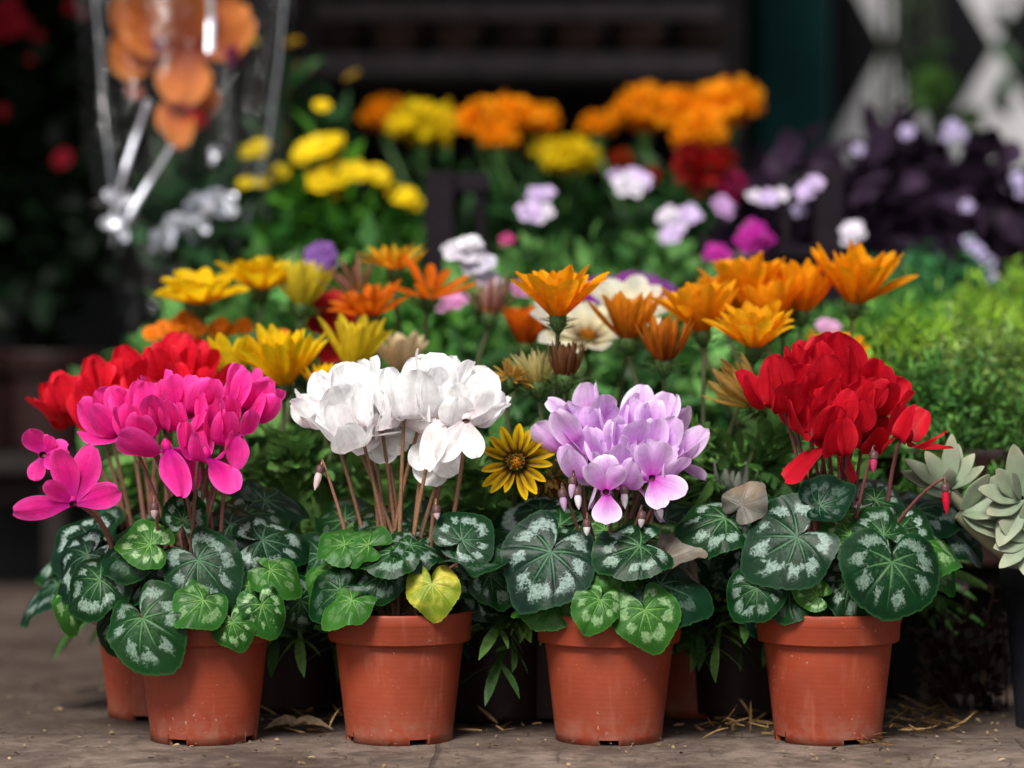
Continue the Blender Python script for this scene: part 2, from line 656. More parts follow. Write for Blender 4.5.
def cyc_leaf(root, o, n, ang, size, m=None, curl=.25, fold=.12, wave=.10, base=None, roll=0., aspect=1.0, tipd=0.0):
    n = nrm(n) + np.array([random.gauss(0, .10), 0, random.gauss(.04, .10)])
    ang += random.gauss(0, 6)
    curl = curl * random.uniform(1.0, 1.7) + .05
    wave *= random.uniform(1.0, 1.6)
    roll += random.gauss(0, .07)
    n, t, s = leaf_frame(n, ang)
    o = np.asarray(o, float)
    nr, nt_ = 15, 145
    th = np.linspace(-math.pi + .10, math.pi - .10, nt_)
    q = math.pi - np.abs(th)
    e = np.interp(np.degrees(np.abs(th)), LEAF_A, LEAF_R)
    e = np.convolve(np.pad(e, 3, mode='edge'), np.ones(7) / 7, 'valid')
    e *= 1 + .008 * np.sin(th * 29 + random.random() * 6) * np.clip(q / .5, 0, 1) + .007 * np.sin(th * 47 + random.random() * 6)
    e *= 1 + .05 * np.sin(th * 2 + random.random() * 6) + .025 * np.sin(th * 5 + random.random() * 6)
    sr = np.linspace(0, 1, nr) ** .85
    rad = sr[None] * e[:, None]
    x = rad * np.sin(th)[:, None] * aspect
    y = rad * np.cos(th)[:, None]
    w1, w2, w3 = (random.random() * 6.28 for _ in range(3))
    z = -curl * rad ** 2 - fold * (-np.abs(x)) * .6 - fold * .5 * x * x
    z += 1.35 * wave * sr[None] ** 2 * (.6 * np.sin(3 * th[:, None] + w1) + .4 * np.sin(5 * th[:, None] + w2) + .18 * np.sin(9 * th[:, None] + w3))
    z += roll * x * rad
    z -= tipd * np.clip(y, 0, None) ** 2
    veing = np.zeros_like(x)
    sect = np.ones_like(x)
    for v in VEINS:
        v = v + random.gauss(0, .05)
        bow = -v * .16 + random.gauss(0, .05)
        dd = np.abs(th[:, None] - v - bow * sr[None] ** 1.5) * np.maximum(rad, .04)
        k = np.exp(-(dd / (.024 * (1.25 - .85 * sr[None]))) ** 2) * np.clip(1.2 - sr[None] * .85, 0, 1)
        veing = np.maximum(veing, k)
        sect = np.minimum(sect, np.abs(th[:, None] - v - bow * sr[None] ** 1.5) / .33)
    z -= .016 * veing * np.clip(sr[None] * 3, 0, 1)
    y = y - .10 * (1 - sr[None]) * 0
    V = o + 1.06 * size * (x[..., None] * s + y[..., None] * t + z[..., None] * n)
    bl = random.choice([.15, .35, .5, .7, .95])
    C = np.stack([np.tile(sr, (nt_, 1)), veing, np.full_like(x, bl), sect], -1)
    mb = MB()
    mb.add(V.reshape(-1, 3), grid_faces(nt_, nr)[:, ::-1], C.reshape(-1, 4))
    ob = mb.build('leaf', m or random.choice([M_CL, M_CL, M_CLD]), root)
    if base is None:
        b0 = np.array(root.location) + np.array([random.uniform(-.012, .012), random.uniform(-.012, .012), .102])
    else:
        b0 = np.asarray(base)
    mid = (b0 + o) * .5 + np.array([0, 0, .022]) - n * .012
    pm = MB()
    tube(pm, bez(b0, mid, o - n * .0006, 9), np.linspace(.0020, .0014, 9), (.16, .075, .05), 6)
    pm.build('petiole', M_STALK, ob)
    return ob


def cyc_petal(mb, o, er, ax, L, W, ph0, ph1, turn, twist, cup, cb, cm, ce, wav=.05, skew=0.0, curl_tip=0.0):
    nu, nv = 15, 17
    er, ax = nrm(er), nrm(ax)
    sd = np.cross(ax, er)
    t = np.linspace(0, 1, nv)
    k = np.clip(t / turn, 0, 1)
    k = k * k * (3 - 2 * k)
    ph = ph0 + (ph1 - ph0) * k + curl_tip * np.clip((t - .55) / .45, 0, 1) ** 2
    ds = L / (nv - 1)
    r = np.concatenate([[0], np.cumsum(np.cos(ph[:-1]) * ds)])
    z = np.concatenate([[0], np.cumsum(np.sin(ph[:-1]) * ds)])
    w = W * .5 * np.where(t < .58, .30 + .70 * np.sin(np.clip(t / .58, 0, 1) * math.pi / 2) ** 1.25, np.sqrt(np.clip(1 - ((t - .58) / .45) ** 2, 0.02, 1)))
    u = np.linspace(-1, 1, nu)
    cl = np.asarray(o) + r[:, None] * er + z[:, None] * ax
    tan = np.cos(ph)[:, None] * er + np.sin(ph)[:, None] * ax
    nm = np.cross(np.tile(sd, (nv, 1)), tan)
    tw = twist * t
    S = np.cos(tw)[:, None] * sd + np.sin(tw)[:, None] * nm
    Nn = -np.sin(tw)[:, None] * sd + np.cos(tw)[:, None] * nm
    p0, p1 = random.random() * 6.28, random.random() * 6.28
    off = cup * (u[:, None] ** 2) * w[None] + wav * W * t[None] * (np.sin(u[:, None] * 3.2 + p0 + t[None] * 3) * .5 + .5 * np.abs(u[:, None]) ** 2 * np.sin(t[None] * 9 + p1))
    off += -.02 * W * np.exp(-(u[:, None] / .22) ** 2) * np.ones_like(t)[None]
    V = cl[None] + (u[:, None] * w[None] + skew * W * t[None] ** 2)[..., None] * S[None] + off[..., None] * Nn[None]
    kb = np.clip(1 - t / (.76 - .30 * np.abs(u)[:, None]), 0, 1)[..., None] ** 1.1
    ke = (np.abs(u)[:, None, None] ** 3 * .8 + t[None, :, None] ** 3 * .6).clip(0, 1)
    cb, cm, ce = (np.asarray(c, float) for c in (cb, cm, ce))
    jit = 1 + random.uniform(-.10, .10)
    C = (cm * (1 - ke) + ce * ke) * jit
    C = C * (1 - kb) + cb * kb
    strk = (1 + .05 * np.sin(u * 9 + p0) + .06 * np.sin(u * 19 + p1))[:, None, None] + .05 * np.sin(t * 5 + p1)[None, :, None]
    C = C * strk
    C = np.concatenate([C, np.broadcast_to(u[:, None, None], C.shape[:2] + (1,))], -1)
    mb.add(V.reshape(-1, 3), grid_faces(nu, nv), C.reshape(-1, 4))
    return mb


def stalk_pts(b, top, lean=None, n=12, hook=0.006):
    b, top = np.asarray(b), np.asarray(top)
    mid = b * .45 + top * .55
    mid[:2] = b[:2] * .65 + top[:2] * .35
    if lean is not None:
        mid = mid + lean
    return bez(b, mid, top, n)


def cyc_flower(root, c, pal, axis=None, size=.048, base=None, spread=.35, droop=0, stalkc=(.13, .055, .04), open_=1.0, y=None, wide=1.0, tws=1.0):
    """c = centre of the shuttlecock of petals; axis = the way the petals sweep"""
    cb, cm, ce, mouth = pal
    if axis is None:
        axis = [random.gauss(0, .22), random.gauss(-.05, .2), 1]
    axis = nrm(nrm(axis) + np.array([random.gauss(0, .14), random.gauss(0, .14), 0]))
    c = np.asarray(c, float) + np.array([random.gauss(0, .0015), 0, random.gauss(0, .003)])
    L = size * .90 * random.uniform(.92, 1.12)
    m0 = c - axis * L * .46
    ex = nrm(np.cross(axis, [0.2, 1, 0.1]))
    ey = np.cross(axis, ex)
    fm = MB()
    lathe(fm, [(.0012, .010), (.0044, .006), (.0050, .001), (.0046, -.0020), (.0040, -.0022), (.0034, .001), (.0024, .006), (.0002, .007)],
          np.tile(np.array([cm, cm, cb, cb, mouth, mouth, np.array(mouth) * .4, np.array(mouth) * .3]), (15, 1)), m0, 15, axis)
    fo = fm.build('flower', M_PETAL, root)
    a0 = random.random() * 6.28
    for k in range(5):
        a = a0 + k * 2 * math.pi / 5 + random.gauss(0, .15)
        er = math.cos(a) * ex + math.sin(a) * ey
        front = er @ np.array([0, -1, 0])
        ph1 = R(86) - abs(random.gauss(0, spread * 1.05)) * open_ + random.uniform(-.05, .22)
        Lk, Wk = L * random.uniform(.88, 1.14), L * random.uniform(.50, .68) * wide
        ct = random.gauss(.1, .25)
        if droop and k in droop_pick(droop):
            ph1 = R(random.uniform(-75, -20))
            ct = random.uniform(-.3, .1)
        pm = MB()
        cyc_petal(pm, m0 + er * .0045, er, axis, Lk, Wk, R(-25), ph1, .34, tws * random.choice([1, 1, -1]) * random.uniform(.25, 1.05), random.uniform(-.38, .22), cb, cm, ce, .09, random.gauss(0, .09), ct)
        pm.build('petal', M_PETAL, fo)
    b0 = np.array(root.location) + np.array([random.uniform(-.018, .018), random.uniform(-.015, .015), .101]) if base is None else np.asarray(base)
    hook = m0 + axis * .010
    side = nrm(np.array([b0[0] - m0[0], -abs(random.gauss(.3, .3)), 0]) * [3, .02, 0] + np.array([0, -.006, 0])) * .0062
    p = stalk_pts(b0, m0 + side - axis * .004, n=12)
    p = np.vstack([p, m0 + side * .8 + axis * .003, hook])
    sm = MB()
    sc = np.asarray(stalkc) * random.uniform(.75, 1.25)
    cols = np.array([sc * (1.25 - .5 * i / 13) for i in range(14)])
    tube(sm, p, np.concatenate([np.linspace(.0021, .0016, 12), [.0016, .0013]]), np.hstack([cols, np.ones((14, 1))]), 8)
    sm.build('stalk', M_STALK, fo)
    return fo


def droop_pick(n):
    return {1: (2,), 2: (1, 3), 3: (0, 2, 3), 5: (0, 1, 2, 3, 4)}[n]


def petal_fan(root, c, petals, pal, base, stalkc, axis=(0, -1, 0), name='flower'):
    """one flower whose petals are laid out one by one: (image angle, length, width, towards viewer)"""
    cb, cm, ce, mouth = pal
    c = np.asarray(c, float)
    fm = MB()
    lathe(fm, [(.0044, .0075), (.0046, .003), (.0040, .000), (.0034, -.0012), (.0028, .0005), (.0016, .004), (.0002, .005)],
          np.tile(np.array([cm, cm, cb, cb, mouth, np.array(mouth) * .5, np.array(mouth) * .4]), (14, 1)), c, 14, -nrm(axis))
    fo = fm.build(name, M_PETAL, root)
    for (ang, L, W, fwd, tw) in petals:
        er = nrm(np.array([math.cos(R(ang)), -fwd, math.sin(R(ang))]))
        pm = MB()
        cyc_petal(pm, c + er * .003, er, np.array([0, -1.0, 0.15]), L, W, R(random.uniform(-20, 5)), R(random.uniform(5, 25)), .5, tw, random.uniform(-.2, .2), cb, cm, ce, .07, 0, random.gauss(0, .35))
        pm.build('petal', M_PETAL, fo)
    sm = MB()
    b = np.asarray(base)
    tube(sm, bez(b, (b + c) / 2 + np.array([.008, 0, .012]), c, 10), np.linspace(.0023, .0017, 10), stalkc, 8)
    sm.build('stalk', M_STALK, fo)
    return fo


def bud(root, top, base, tipdir, L, col, stalkc):
    top, tipdir = np.asarray(top, float), nrm(tipdir)
    mb = MB()
    lathe(mb, [(.0003, 0), (.0022, .002), (.0028, L * .3), (.0033, L * .5), (.0024, L * .78), (.0003, L)], col, top, 12, tipdir)
    fo = mb.build('bud', M_PETAL, root)
    cm = MB()
    lathe(cm, [(.0004, -.0015), (.0034, .0), (.0042, .003), (.0038, .0062)], (.07, .03, .03), top, 10, tipdir)
    cm.build('calyx', M_STALK, fo)
    b = np.asarray(base, float)
    sm = MB()
    hook = top - tipdir * .0035 + np.array([0, 0, .002])
    tube(sm, np.vstack([bez(b, (b + hook) / 2 + np.array([0, -.004, .012]), hook, 9), top]), np.linspace(.0018, .0011, 10), stalkc, 7)
    sm.build('stalk', M_STALK, fo)
    return fo


PAL_MAG = ((.42, .004, .21), (.80, .012, .245), (.90, .075, .42), (.10, .004, .05))
PAL_RED2 = ((.30, .002, .010), (.66, .006, .022), (.72, .012, .035), (.08, .004, .006))
PAL_WHT = ((.84, .74, .77), (.93, .93, .93), (.94, .94, .94), (.16, .07, .08))
PAL_LIL = ((.58, .05, .50), (.70, .41, .78), (.88, .71, .93), (.20, .03, .16))
PAL_RED = ((.28, .001, .008), (.53, .004, .014), (.60, .010, .028), (.06, .003, .004))

DARKP = [False]
M_POTD = plain('shaded_pot', (.016, .006, .005), .5, .3, 30)  # pots behind the front row: shade under the plants put into the colour


def potted(name, label, cat, px, y, group=None, rot=0., scale=1., m=None, z=0.0):
    m = m or (M_POTD if DARKP[0] else None)
    t = thing(name, label, cat, (xat(px, y), y, z), group)
    pot(t, rot, scale, m)
    return t


def random_leaves(root, n, rad=(.03, .09), zr=(.10, .16), size=(.024, .042), mats=None, back=False):
    b = np.array(root.location)
    for _ in range(n):
        a = random.uniform(-.35, math.pi + .35)
        r = random.uniform(*rad)
        d = np.array([math.cos(a), math.sin(a), 0])
        o = b + d * r + np.array([0, 0, random.uniform(*zr)])
        nn = nrm(d * random.uniform(.2, .9) + np.array([0, -.25, .75]))
        ang = 0 if d[0] > 0 else 180
        ang = math.degrees(math.atan2(-.35, d[0]))
        cyc_leaf(root, o, nn, ang, random.uniform(*size), random.choice(mats) if mats else None, random.uniform(.05, .4), random.uniform(.05, .2), random.uniform(.06, .14))


def placed_leaves(root, rows, y0):
    for row in rows:
        px, py, dy, sz, ang, nx, nz = row[:7]
        kw = row[7] if len(row) > 7 else {}
        o = at(px, py, y0 + dy)
        cyc_leaf(root, o, (nx, -1, nz), ang, pxm(sz, y0 + dy), **kw)


# rows of leaves: px, py of the place where the stem meets the leaf, depth, size px, image angle of its tip, normal x / z
GR = 'potted cyclamens in the front row'

# --- magenta
Y0 = .062
t = potted('potted_cyclamen', 'potted cyclamen with bright magenta pink flowers, at the left end of the front row', 'potted plant', 203, Y0, GR, R(200))
S1 = (.17, .075, .055)
placed_leaves(t, [
    (143, 618, -.070, 50, -62, -.15, .35, dict(m=M_CL, curl=.12, wave=.07)),
    (198, 560, -.050, 47, -75, .05, .45, dict(m=M_CLD, curl=.10, wave=.05)),
    (100, 580, -.030, 40, -150, -.4, .5, dict(m=M_CL, curl=.25)),
    (137, 548, -.035, 37, -160, -.2, .6, dict(m=M_CL, curl=.2, fold=.3)),
    (150, 545, -.045, 32, 170, -.1, .9, dict(m=M_CLB, curl=.1, fold=.4)),
    (232, 622, -.070, 26, -80, .0, .25, dict(m=M_CLB, curl=.2)),
    (203, 600, -.072, 32, -130, .1, .8, dict(m=M_CLB, curl=.2)),
    (262, 605, -.066, 29, -70, .25, .3, dict(m=M_CLB, curl=.25)),
    (248, 585, -.045, 28, -50, .4, .5, dict(m=M_CLB)),
    (270, 570, -.040, 30, -20, .3, .8, dict(m=M_CLB, fold=.3)),
    (88, 555, .0, 42, -140, -.5, .5, dict(m=M_CLD, curl=.3)),
    (75, 590, .0, 34, -120, -.6, .3, dict(m=M_CLB, curl=.3)),
    (90, 540, .03, 46, 190, -.5, .7, dict(m=M_CLD)),
    (262, 540, -.02, 44, 0, .3, 1.0, dict(m=M_CLD, curl=.3)),
    (230, 525, .0, 40, 10, .2, .9, dict(m=M_CLD)),
    (245, 515, .03, 40, 20, .2, 1.2, dict(m=M_CL)),
    (183, 520, -.02, 26, 80, .1, .2, dict(m=M_CL, curl=-.5)),
    (300, 600, -.03, 30, -60, .5, .3, dict(m=M_CL, curl=.3)),
    (285, 560, .0, 34, -10, .4, .8, dict(m=M_CLB, curl=.3)),
    (160, 590, -.02, 34, -100, -.1, .8, dict(m=M_CL)),
    (120, 610, .01, 36, -110, -.5, .3, dict(m=M_CL)),
    (265, 500, .05, 42, 30, .2, 1.2, dict(m=M_CLD)),
], Y0)
random_leaves(t, 9, (.02, .07), (.11, .15))
for (cx, cy, dy, ax, ay, sz, dr, op) in [
    (104, 410, .00, -.55, -.2, .048, 0, 1.2), (132, 416, -.03, -.15, -.35, .046, 0, 1), (157, 392, .0, .0, -.15, .050, 0, 1),
    (160, 432, -.045, -.1, -.1, .056, 2, 1.1), (190, 388, .0, .1, -.1, .050, 0, 1), (176, 405, -.03, .2, -.45, .052, 0, 1.2),
    (222, 412, -.03, .1, -.2, .050, 0, .9), (246, 388, .0, .35, -.1, .052, 0, 1.1), (263, 396, -.01, .55, -.2, .046, 0, 1),
    (206, 432, -.05, -.05, -.2, .050, 1, 1.1), (238, 412, -.04, .3, -.5, .044, 1, 1.2), (128, 398, .02, -.2, 0, .046, 0, 1)]:
    cyc_flower(t, at(cx, cy, Y0 + dy), PAL_MAG, (ax, ay, 1), sz, None, .30, dr, S1, op)
b = at(112, 548, Y0 - .02)
petal_fan(t, at(73, 503, Y0 - .06), [(103, .046, .026, .1, .3), (68, .050, .030, .0, .5), (14, .044, .024, .2, -.3), (188, .048, .022, .25, .4), (140, .03, .02, .6, .2)], PAL_MAG, b, S1, (.2, -.6, -.6))
petal_fan(t, at(43, 455, Y0 - .04), [(118, .023, .022, .2, .1), (15, .020, .022, .1, .2), (250, .021, .016, .3, .3), (320, .018, .014, .5, .3), (65, .016, .016, .2, 0)], PAL_MAG, at(118, 555, Y0), S1, (.1, -1, -.1))
bud(t, at(154, 503, Y0 - .06), at(160, 560, Y0 - .02), (.05, -.2, -1), .014, (.55, .42, .42), S1)
for (px_, py_) in ((170, 470), (140, 500)):
    pass

# --- white
t = potted('potted_cyclamen', 'potted cyclamen with pure white flowers on brown stalks, second in the front row', 'potted plant', 399, Y0, GR, R(247))
S2 = (.21, .105, .06)
placed_leaves(t, [
    (462, 540, -.045, 32, 55, .15, .55, dict(m=M_CLD, curl=.10, wave=.04, aspect=1.25)),
    (432, 584, -.066, 31, -75, .05, .25, dict(m=M_CLY, curl=.15, wave=.12)),
    (368, 545, -.050, 30, 165, -.2, .9, dict(m=M_CLB, fold=.35, curl=.1)),
    (345, 545, -.045, 30, 130, -.3, .8, dict(m=M_CLB, fold=.2)),
    (395, 552, -.055, 36, -170, .1, 1.6, dict(m=M_CL, fold=.4)),
    (410, 545, -.045, 34, 15, .1, 1.8, dict(m=M_CL, fold=.35)),
    (333, 573, -.035, 36, -120, -.4, .45, dict(m=M_CLB, curl=.35)),
    (340, 590, -.058, 34, -150, -.3, .6, dict(m=M_CL, curl=.3, fold=.3)),
    (352, 600, -.068, 30, -130, -.1, .7, dict(m=M_CLB, curl=.2, fold=.3)),
    (322, 555, .0, 42, -160, -.5, .7, dict(m=M_CLD)),
    (463, 560, -.05, 36, 10, .3, 2.2, dict(m=M_CL, fold=.3, curl=-.1)),
    (490, 575, -.03, 34, -10, .5, .9, dict(m=M_CL)),
    (478, 590, .0, 32, -40, .5, .7, dict(m=M_CLD)),
    (385, 525, .0, 32, 150, .0, .8, dict(m=M_CL)),
    (420, 530, .02, 32, 80, .1, .6, dict(m=M_CL)),
    (480, 555, .03, 38, 20, .4, 1., dict(m=M_CLD)),
    (310, 590, .01, 28, -140, -.5, .4, dict(m=M_CLB)),
    (345, 520, .03, 40, 140, -.3, 1., dict(m=M_CL)),
    (405, 560, -.01, 30, -60, .2, 1.0, dict(m=M_CLB)),
    (385, 575, -.05, 30, -150, -.1, .9, dict(m=M_CL, fold=.3)),
    (412, 548, -.02, 34, 60, .0, .8, dict(m=M_CL)),
    (372, 530, .01, 38, 120, .0, .9, dict(m=M_CLB, curl=.3)),
    (445, 575, -.04, 30, 0, .2, 1.1, dict(m=M_CL, fold=.3)),
], Y0)
random_leaves(t, 8, (.03, .08), (.11, .15))
for (cx, cy, dy, ax, ay, sz, dr, op) in [
    (312, 400, -.01, -.40, -.3, .050, 0, 1.2), (345, 383, .01, -.05, -.1, .056, 0, .8), (335, 415, -.045, -.5, -.6, .048, 1, 1.3),
    (378, 395, -.02, .05, -.2, .054, 0, .9), (410, 386, -.03, .0, -.1, .058, 0, .8), (446, 378, .0, .12, -.1, .058, 0, .9),
    (478, 392, -.02, .30, -.2, .052, 0, 1.0), (492, 395, .01, .4, -.1, .050, 0, 1.0), (362, 405, .0, .0, -.2, .050, 0, 1),
    (426, 398, -.02, .1, -.2, .050, 0, 1), (398, 400, .02, -.1, 0, .050, 1, 1), (300, 400, .02, -.5, 0, .042, 0, 1), (455, 400, -.045, .1, -.3, .048, 1, 1.1)]:
    cyc_flower(t, at(399 + (cx - 399) * 0.87, cy, Y0 + dy), PAL_WHT, (ax, ay, 1), sz * 1.03, None, .25, dr, S2, op, wide=1.28, tws=.7)
petal_fan(t, at(434, 438, Y0 - .01), [(-95, .040, .034, .1, .2), (-60, .036, .03, .3, -.2), (-125, .030, .024, .2, .2), (20, .03, .026, .1, 0), (160, .026, .024, .1, 0)], PAL_WHT, at(425, 585, Y0), S2, (0, -.6, .5))
petal_fan(t, at(466, 420, Y0 - .05), [(-125, .040, .024, .25, .5), (-75, .032, .022, .1, .3), (60, .034, .028, .1, 0), (110, .03, .026, .2, 0)], PAL_WHT, at(440, 580, Y0), S2, (0, -.5, -.7))
petal_fan(t, at(380, 425, Y0 + .0), [(-85, .034, .03, .1, .2), (-50, .03, .026, .1, .3), (100, .03, .03, 0, 0)], PAL_WHT, at(400, 580, Y0), S2, (0, -.5, -.7))
bud(t, at(321, 466, Y0 - .03), at(355, 570, Y0), (-.25, -.2, -1), .022, (.78, .62, .62), (.30, .13, .10))
bud(t, at(436, 506, Y0 - .04), at(430, 580, Y0), (.1, -.2, -1), .012, (.80, .6, .65), S2)

# --- lilac
t = potted('potted_cyclamen', 'potted cyclamen with pale lilac flowers, third in the front row', 'potted plant', 609, Y0, GR, R(312))
S3 = (.12, .055, .04)
placed_leaves(t, [
    (551, 552, -.055, 56, -118, -.12, .30, dict(m=M_CLD, curl=.06, wave=.05)),
    (640, 546, -.062, 44, -150, .1, .9, dict(m=M_CL, curl=.15, fold=.2)),
    (660, 585, -.055, 46, -25, .15, .75, dict(m=M_CLD, curl=.2, fold=.2)),
    (645, 610, -.072, 38, -65, .1, .15, dict(m=M_CLB, curl=.12, wave=.06)),
    (606, 568, -.058, 28, 170, -.1, .5, dict(m=M_CLB, fold=.25)),
    (600, 600, -.072, 30, -110, .0, .6, dict(m=M_CLB, fold=.5)),
    (550, 600, -.040, 36, -170, -.1, 1.2, dict(m=M_CLB)),
    (695, 580, -.02, 36, -60, .7, .3, dict(m=M_CLP, curl=.6, aspect=.7)),
    (660, 560, -.04, 42, 20, .1, 2.2, dict(m=M_CLP, fold=.3, curl=-.2)),
    (660, 540, -.02, 40, 10, .3, .9, dict(m=M_CLB, curl=.3)),
    (680, 545, .0, 44, 10, .4, 1.0, dict(m=M_CL)),
    (560, 525, .0, 44, 150, -.2, 1.4, dict(m=M_CL, fold=.3)),
    (540, 510, .03, 44, 160, -.3, 1.3, dict(m=M_CLD)),
    (605, 530, -.03, 30, 60, .0, .6, dict(m=M_CLB)),
    (580, 540, -.03, 32, 120, -.1, .8, dict(m=M_CL)),
    (665, 520, .03, 40, 40, .3, .8, dict(m=M_CLD)),
    (590, 585, -.03, 34, -140, -.1, .8, dict(m=M_CL)),
    (625, 575, -.04, 34, -60, .1, 1., dict(m=M_CLB)),
    (530, 540, .02, 44, -170, -.4, .7, dict(m=M_CL)),
], Y0)
random_leaves(t, 8, (.03, .08), (.11, .15))
for (cx, cy, dy, ax, ay, sz, dr, op) in [
    (552, 422, -.01, -.7, -.3, .046, 0, 1.1), (586, 402, .01, -.2, -.1, .048, 0, 1), (620, 410, -.01, -.05, -.3, .052, 0, .9),
    (655, 404, .015, .1, -.1, .048, 0, 1), (684, 424, .0, .5, -.2, .050, 0, 1), (578, 446, -.03, -.35, -.5, .046, 0, 1.2),
    (640, 430, -.03, .2, -.5, .052, 0, 1.1), (608, 450, -.04, -.05, -.6, .048, 1, 1.1), (664, 452, -.03, .4, -.4, .046, 1, 1.2),
    (630, 462, -.045, .1, -.4, .046, 2, 1.2), (598, 425, -.02, -.1, -.3, .050, 0, 1), (690, 440, .01, .6, -.1, .044, 0, 1.2)]:
    cyc_flower(t, at(614 + (cx - 614) * 0.90, cy, Y0 + dy), PAL_LIL, (ax, ay, 1), sz, None, .32, dr, S3, op)
petal_fan(t, at(606, 492, Y0 - .07), [(92, .030, .026, .15, .1), (60, .026, .02, .4, -.3), (125, .028, .02, .4, .3), (-88, .026, .026, .2, 0)], PAL_LIL, at(606, 590, Y0 - .02), S3, (0, -.9, .2))
petal_fan(t, at(652, 478, Y0 - .05), [(75, .032, .026, .3, .1), (-25, .030, .024, .3, .3), (-75, .026, .022, .3, 0), (110, .03, .02, .3, 0)], PAL_LIL, at(640, 590, Y0 - .02), S3, (0, -.9, .2))
for (bx, by, c) in ((573, 477, (.62, .42, .62)), (577, 488, (.80, .74, .78)), (624, 487, (.85, .8, .82)), (658, 503, (.84, .78, .8)), (562, 490, (.55, .38, .55)), (587, 520, (.8, .75, .76)), (642, 512, (.6, .5, .52))):
    bud(t, at(bx, by, Y0 - .05), at(609 + (bx - 609) * .3, 590, Y0 - .01), (random.uniform(-.1, .25), -.2, -1), .019 if by < 500 else .014, c, S3)

# --- red
t = potted('potted_cyclamen', 'potted cyclamen with deep red flowers, at the right end of the front row', 'potted plant', 829, Y0, GR, R(155))
S4 = (.14, .045, .045)
placed_leaves(t, [
    (797, 537, -.062, 52, -150, -.05, .30, dict(m=M_CLD, curl=.05, wave=.04, aspect=1.12)),
    (892, 562, -.070, 52, -95, .1, .25, dict(m=M_CL, curl=.08, wave=.03, aspect=1.18)),
    (757, 588, -.060, 34, -110, -.2, .35, dict(m=M_CL, curl=.2)),
    (884, 535, -.055, 32, 120, .1, .5, dict(m=M_CL, curl=.12)),
    (817, 596, -.062, 20, 160, -.3, .15, dict(m=M_CLB, curl=-.2)),
    (820, 505, -.050, 30, 30, -.1, .5, dict(m=M_CLD, curl=-.35)),
    (725, 518, -.03, 44, -160, -.1, .9, dict(m=M_CL, fold=.2)),
    (742, 505, -.04, 26, 40, -.5, .4, dict(m=M_CLP, curl=.1)),
    (850, 535, -.05, 32, 100, .0, .7, dict(m=M_CLB, fold=.3)),
    (900, 530, -.03, 36, 60, .1, .9, dict(m=M_CL)),
    (920, 540, -.03, 40, -10, .4, 1.2, dict(m=M_CLB, curl=.3)),
    (930, 555, -.01, 36, -50, .5, .5, dict(m=M_CLB)),
    (790, 590, -.045, 38, -30, .0, 1.0, dict(m=M_CL)),
    (760, 560, -.02, 34, -170, -.5, .5, dict(m=M_CLD)),
    (875, 500, -.01, 34, 70, .1, .8, dict(m=M_CL)),
    (915, 510, .02, 44, 20, .3, 1.2, dict(m=M_CLD)),
    (770, 520, .02, 40, 160, -.3, .8, dict(m=M_CL)),
    (850, 580, -.05, 34, -100, .0, .8, dict(m=M_CL)),
    (735, 560, .01, 34, -160, -.4, .6, dict(m=M_CL)),
    (945, 530, .03, 38, -10, .5, 1.0, dict(m=M_CLD)),
], Y0)
random_leaves(t, 8, (.03, .08), (.11, .15))
for (cx, cy, dy, ax, ay, sz, dr, op) in [
    (761, 382, .0, -.2, -.2, .046, 0, .8), (784, 388, -.02, .05, -.3, .048, 0, .8), (808, 355, .02, -.15, -.1, .046, 0, .8),
    (832, 366, .0, .0, -.2, .056, 0, .7), (866, 376, .0, .15, -.2, .050, 0, .9), (889, 390, -.01, .35, -.2, .044, 0, 1),
    (812, 412, -.035, -.1, -.3, .052, 1, .9), (856, 402, -.04, .1, -.3, .050, 0, .8), (880, 422, -.02, .3, -.3, .046, 0, 1),
    (838, 428, -.05, .1, -.4, .046, 1, .8), (840, 395, -.01, 0, -.2, .048, 0, .9), (800, 395, .0, -.1, -.2, .048, 0, .9),
    (790, 370, .02, -.1, 0, .044, 0, .9)]:
    cyc_flower(t, at(832 + (cx - 832) * 0.89, cy, Y0 + dy), PAL_RED, (ax, ay, 1), sz * 1.02, None, .20, dr, S4, op, wide=1.22, tws=.5)
cyc_flower(t, at(918, 424, Y0 - .05), PAL_RED, (.25, -.25, 1), .044, at(888, 500, Y0 - .03), .45, 0, S4, 1.2)
bud(t, at(945, 484, Y0 - .07), at(893, 530, Y0 - .03), (.05, -.1, -1), .026, (.62, .006, .04), S4)
bud(t, at(874, 452, Y0 - .06), at(852, 540, Y0 - .03), (-.05, -.2, -1), .018, (.55, .05, .14), S4)

# --- a second red one behind the magenta one
Y1 = .215
t = potted('potted_cyclamen', 'potted cyclamen with scarlet flowers behind the magenta cyclamen, its pot mostly hidden', 'potted plant', 158, Y1, None, R(30))
for (cx, cy, dy, ax, ay, sz) in [(52, 394, 0, -.6, -.2, .050), (82, 388, -.02, -.3, -.2, .054), (112, 368, 0, -.2, -.1, .056), (143, 366, -.02, 0, -.2, .058),
                                 (172, 362, 0, .1, -.2, .054), (192, 362, .02, .3, -.1, .056), (125, 395, -.03, -.1, -.3, .052), (100, 400, -.03, -.2, -.2, .05), (160, 385, -.03, .1, -.1, .05), (65, 395, .03, -.4, -.1, .05), (205, 372, .0, .4, -.1, .046)]:
    cyc_flower(t, at(cx, cy, Y1 + dy), PAL_RED2, (ax, ay, 1), sz, None, .25, 0, S1, .8)
random_leaves(t, 26, (.03, .10), (.10, .20), (.028, .046), [M_CL, M_CLD])


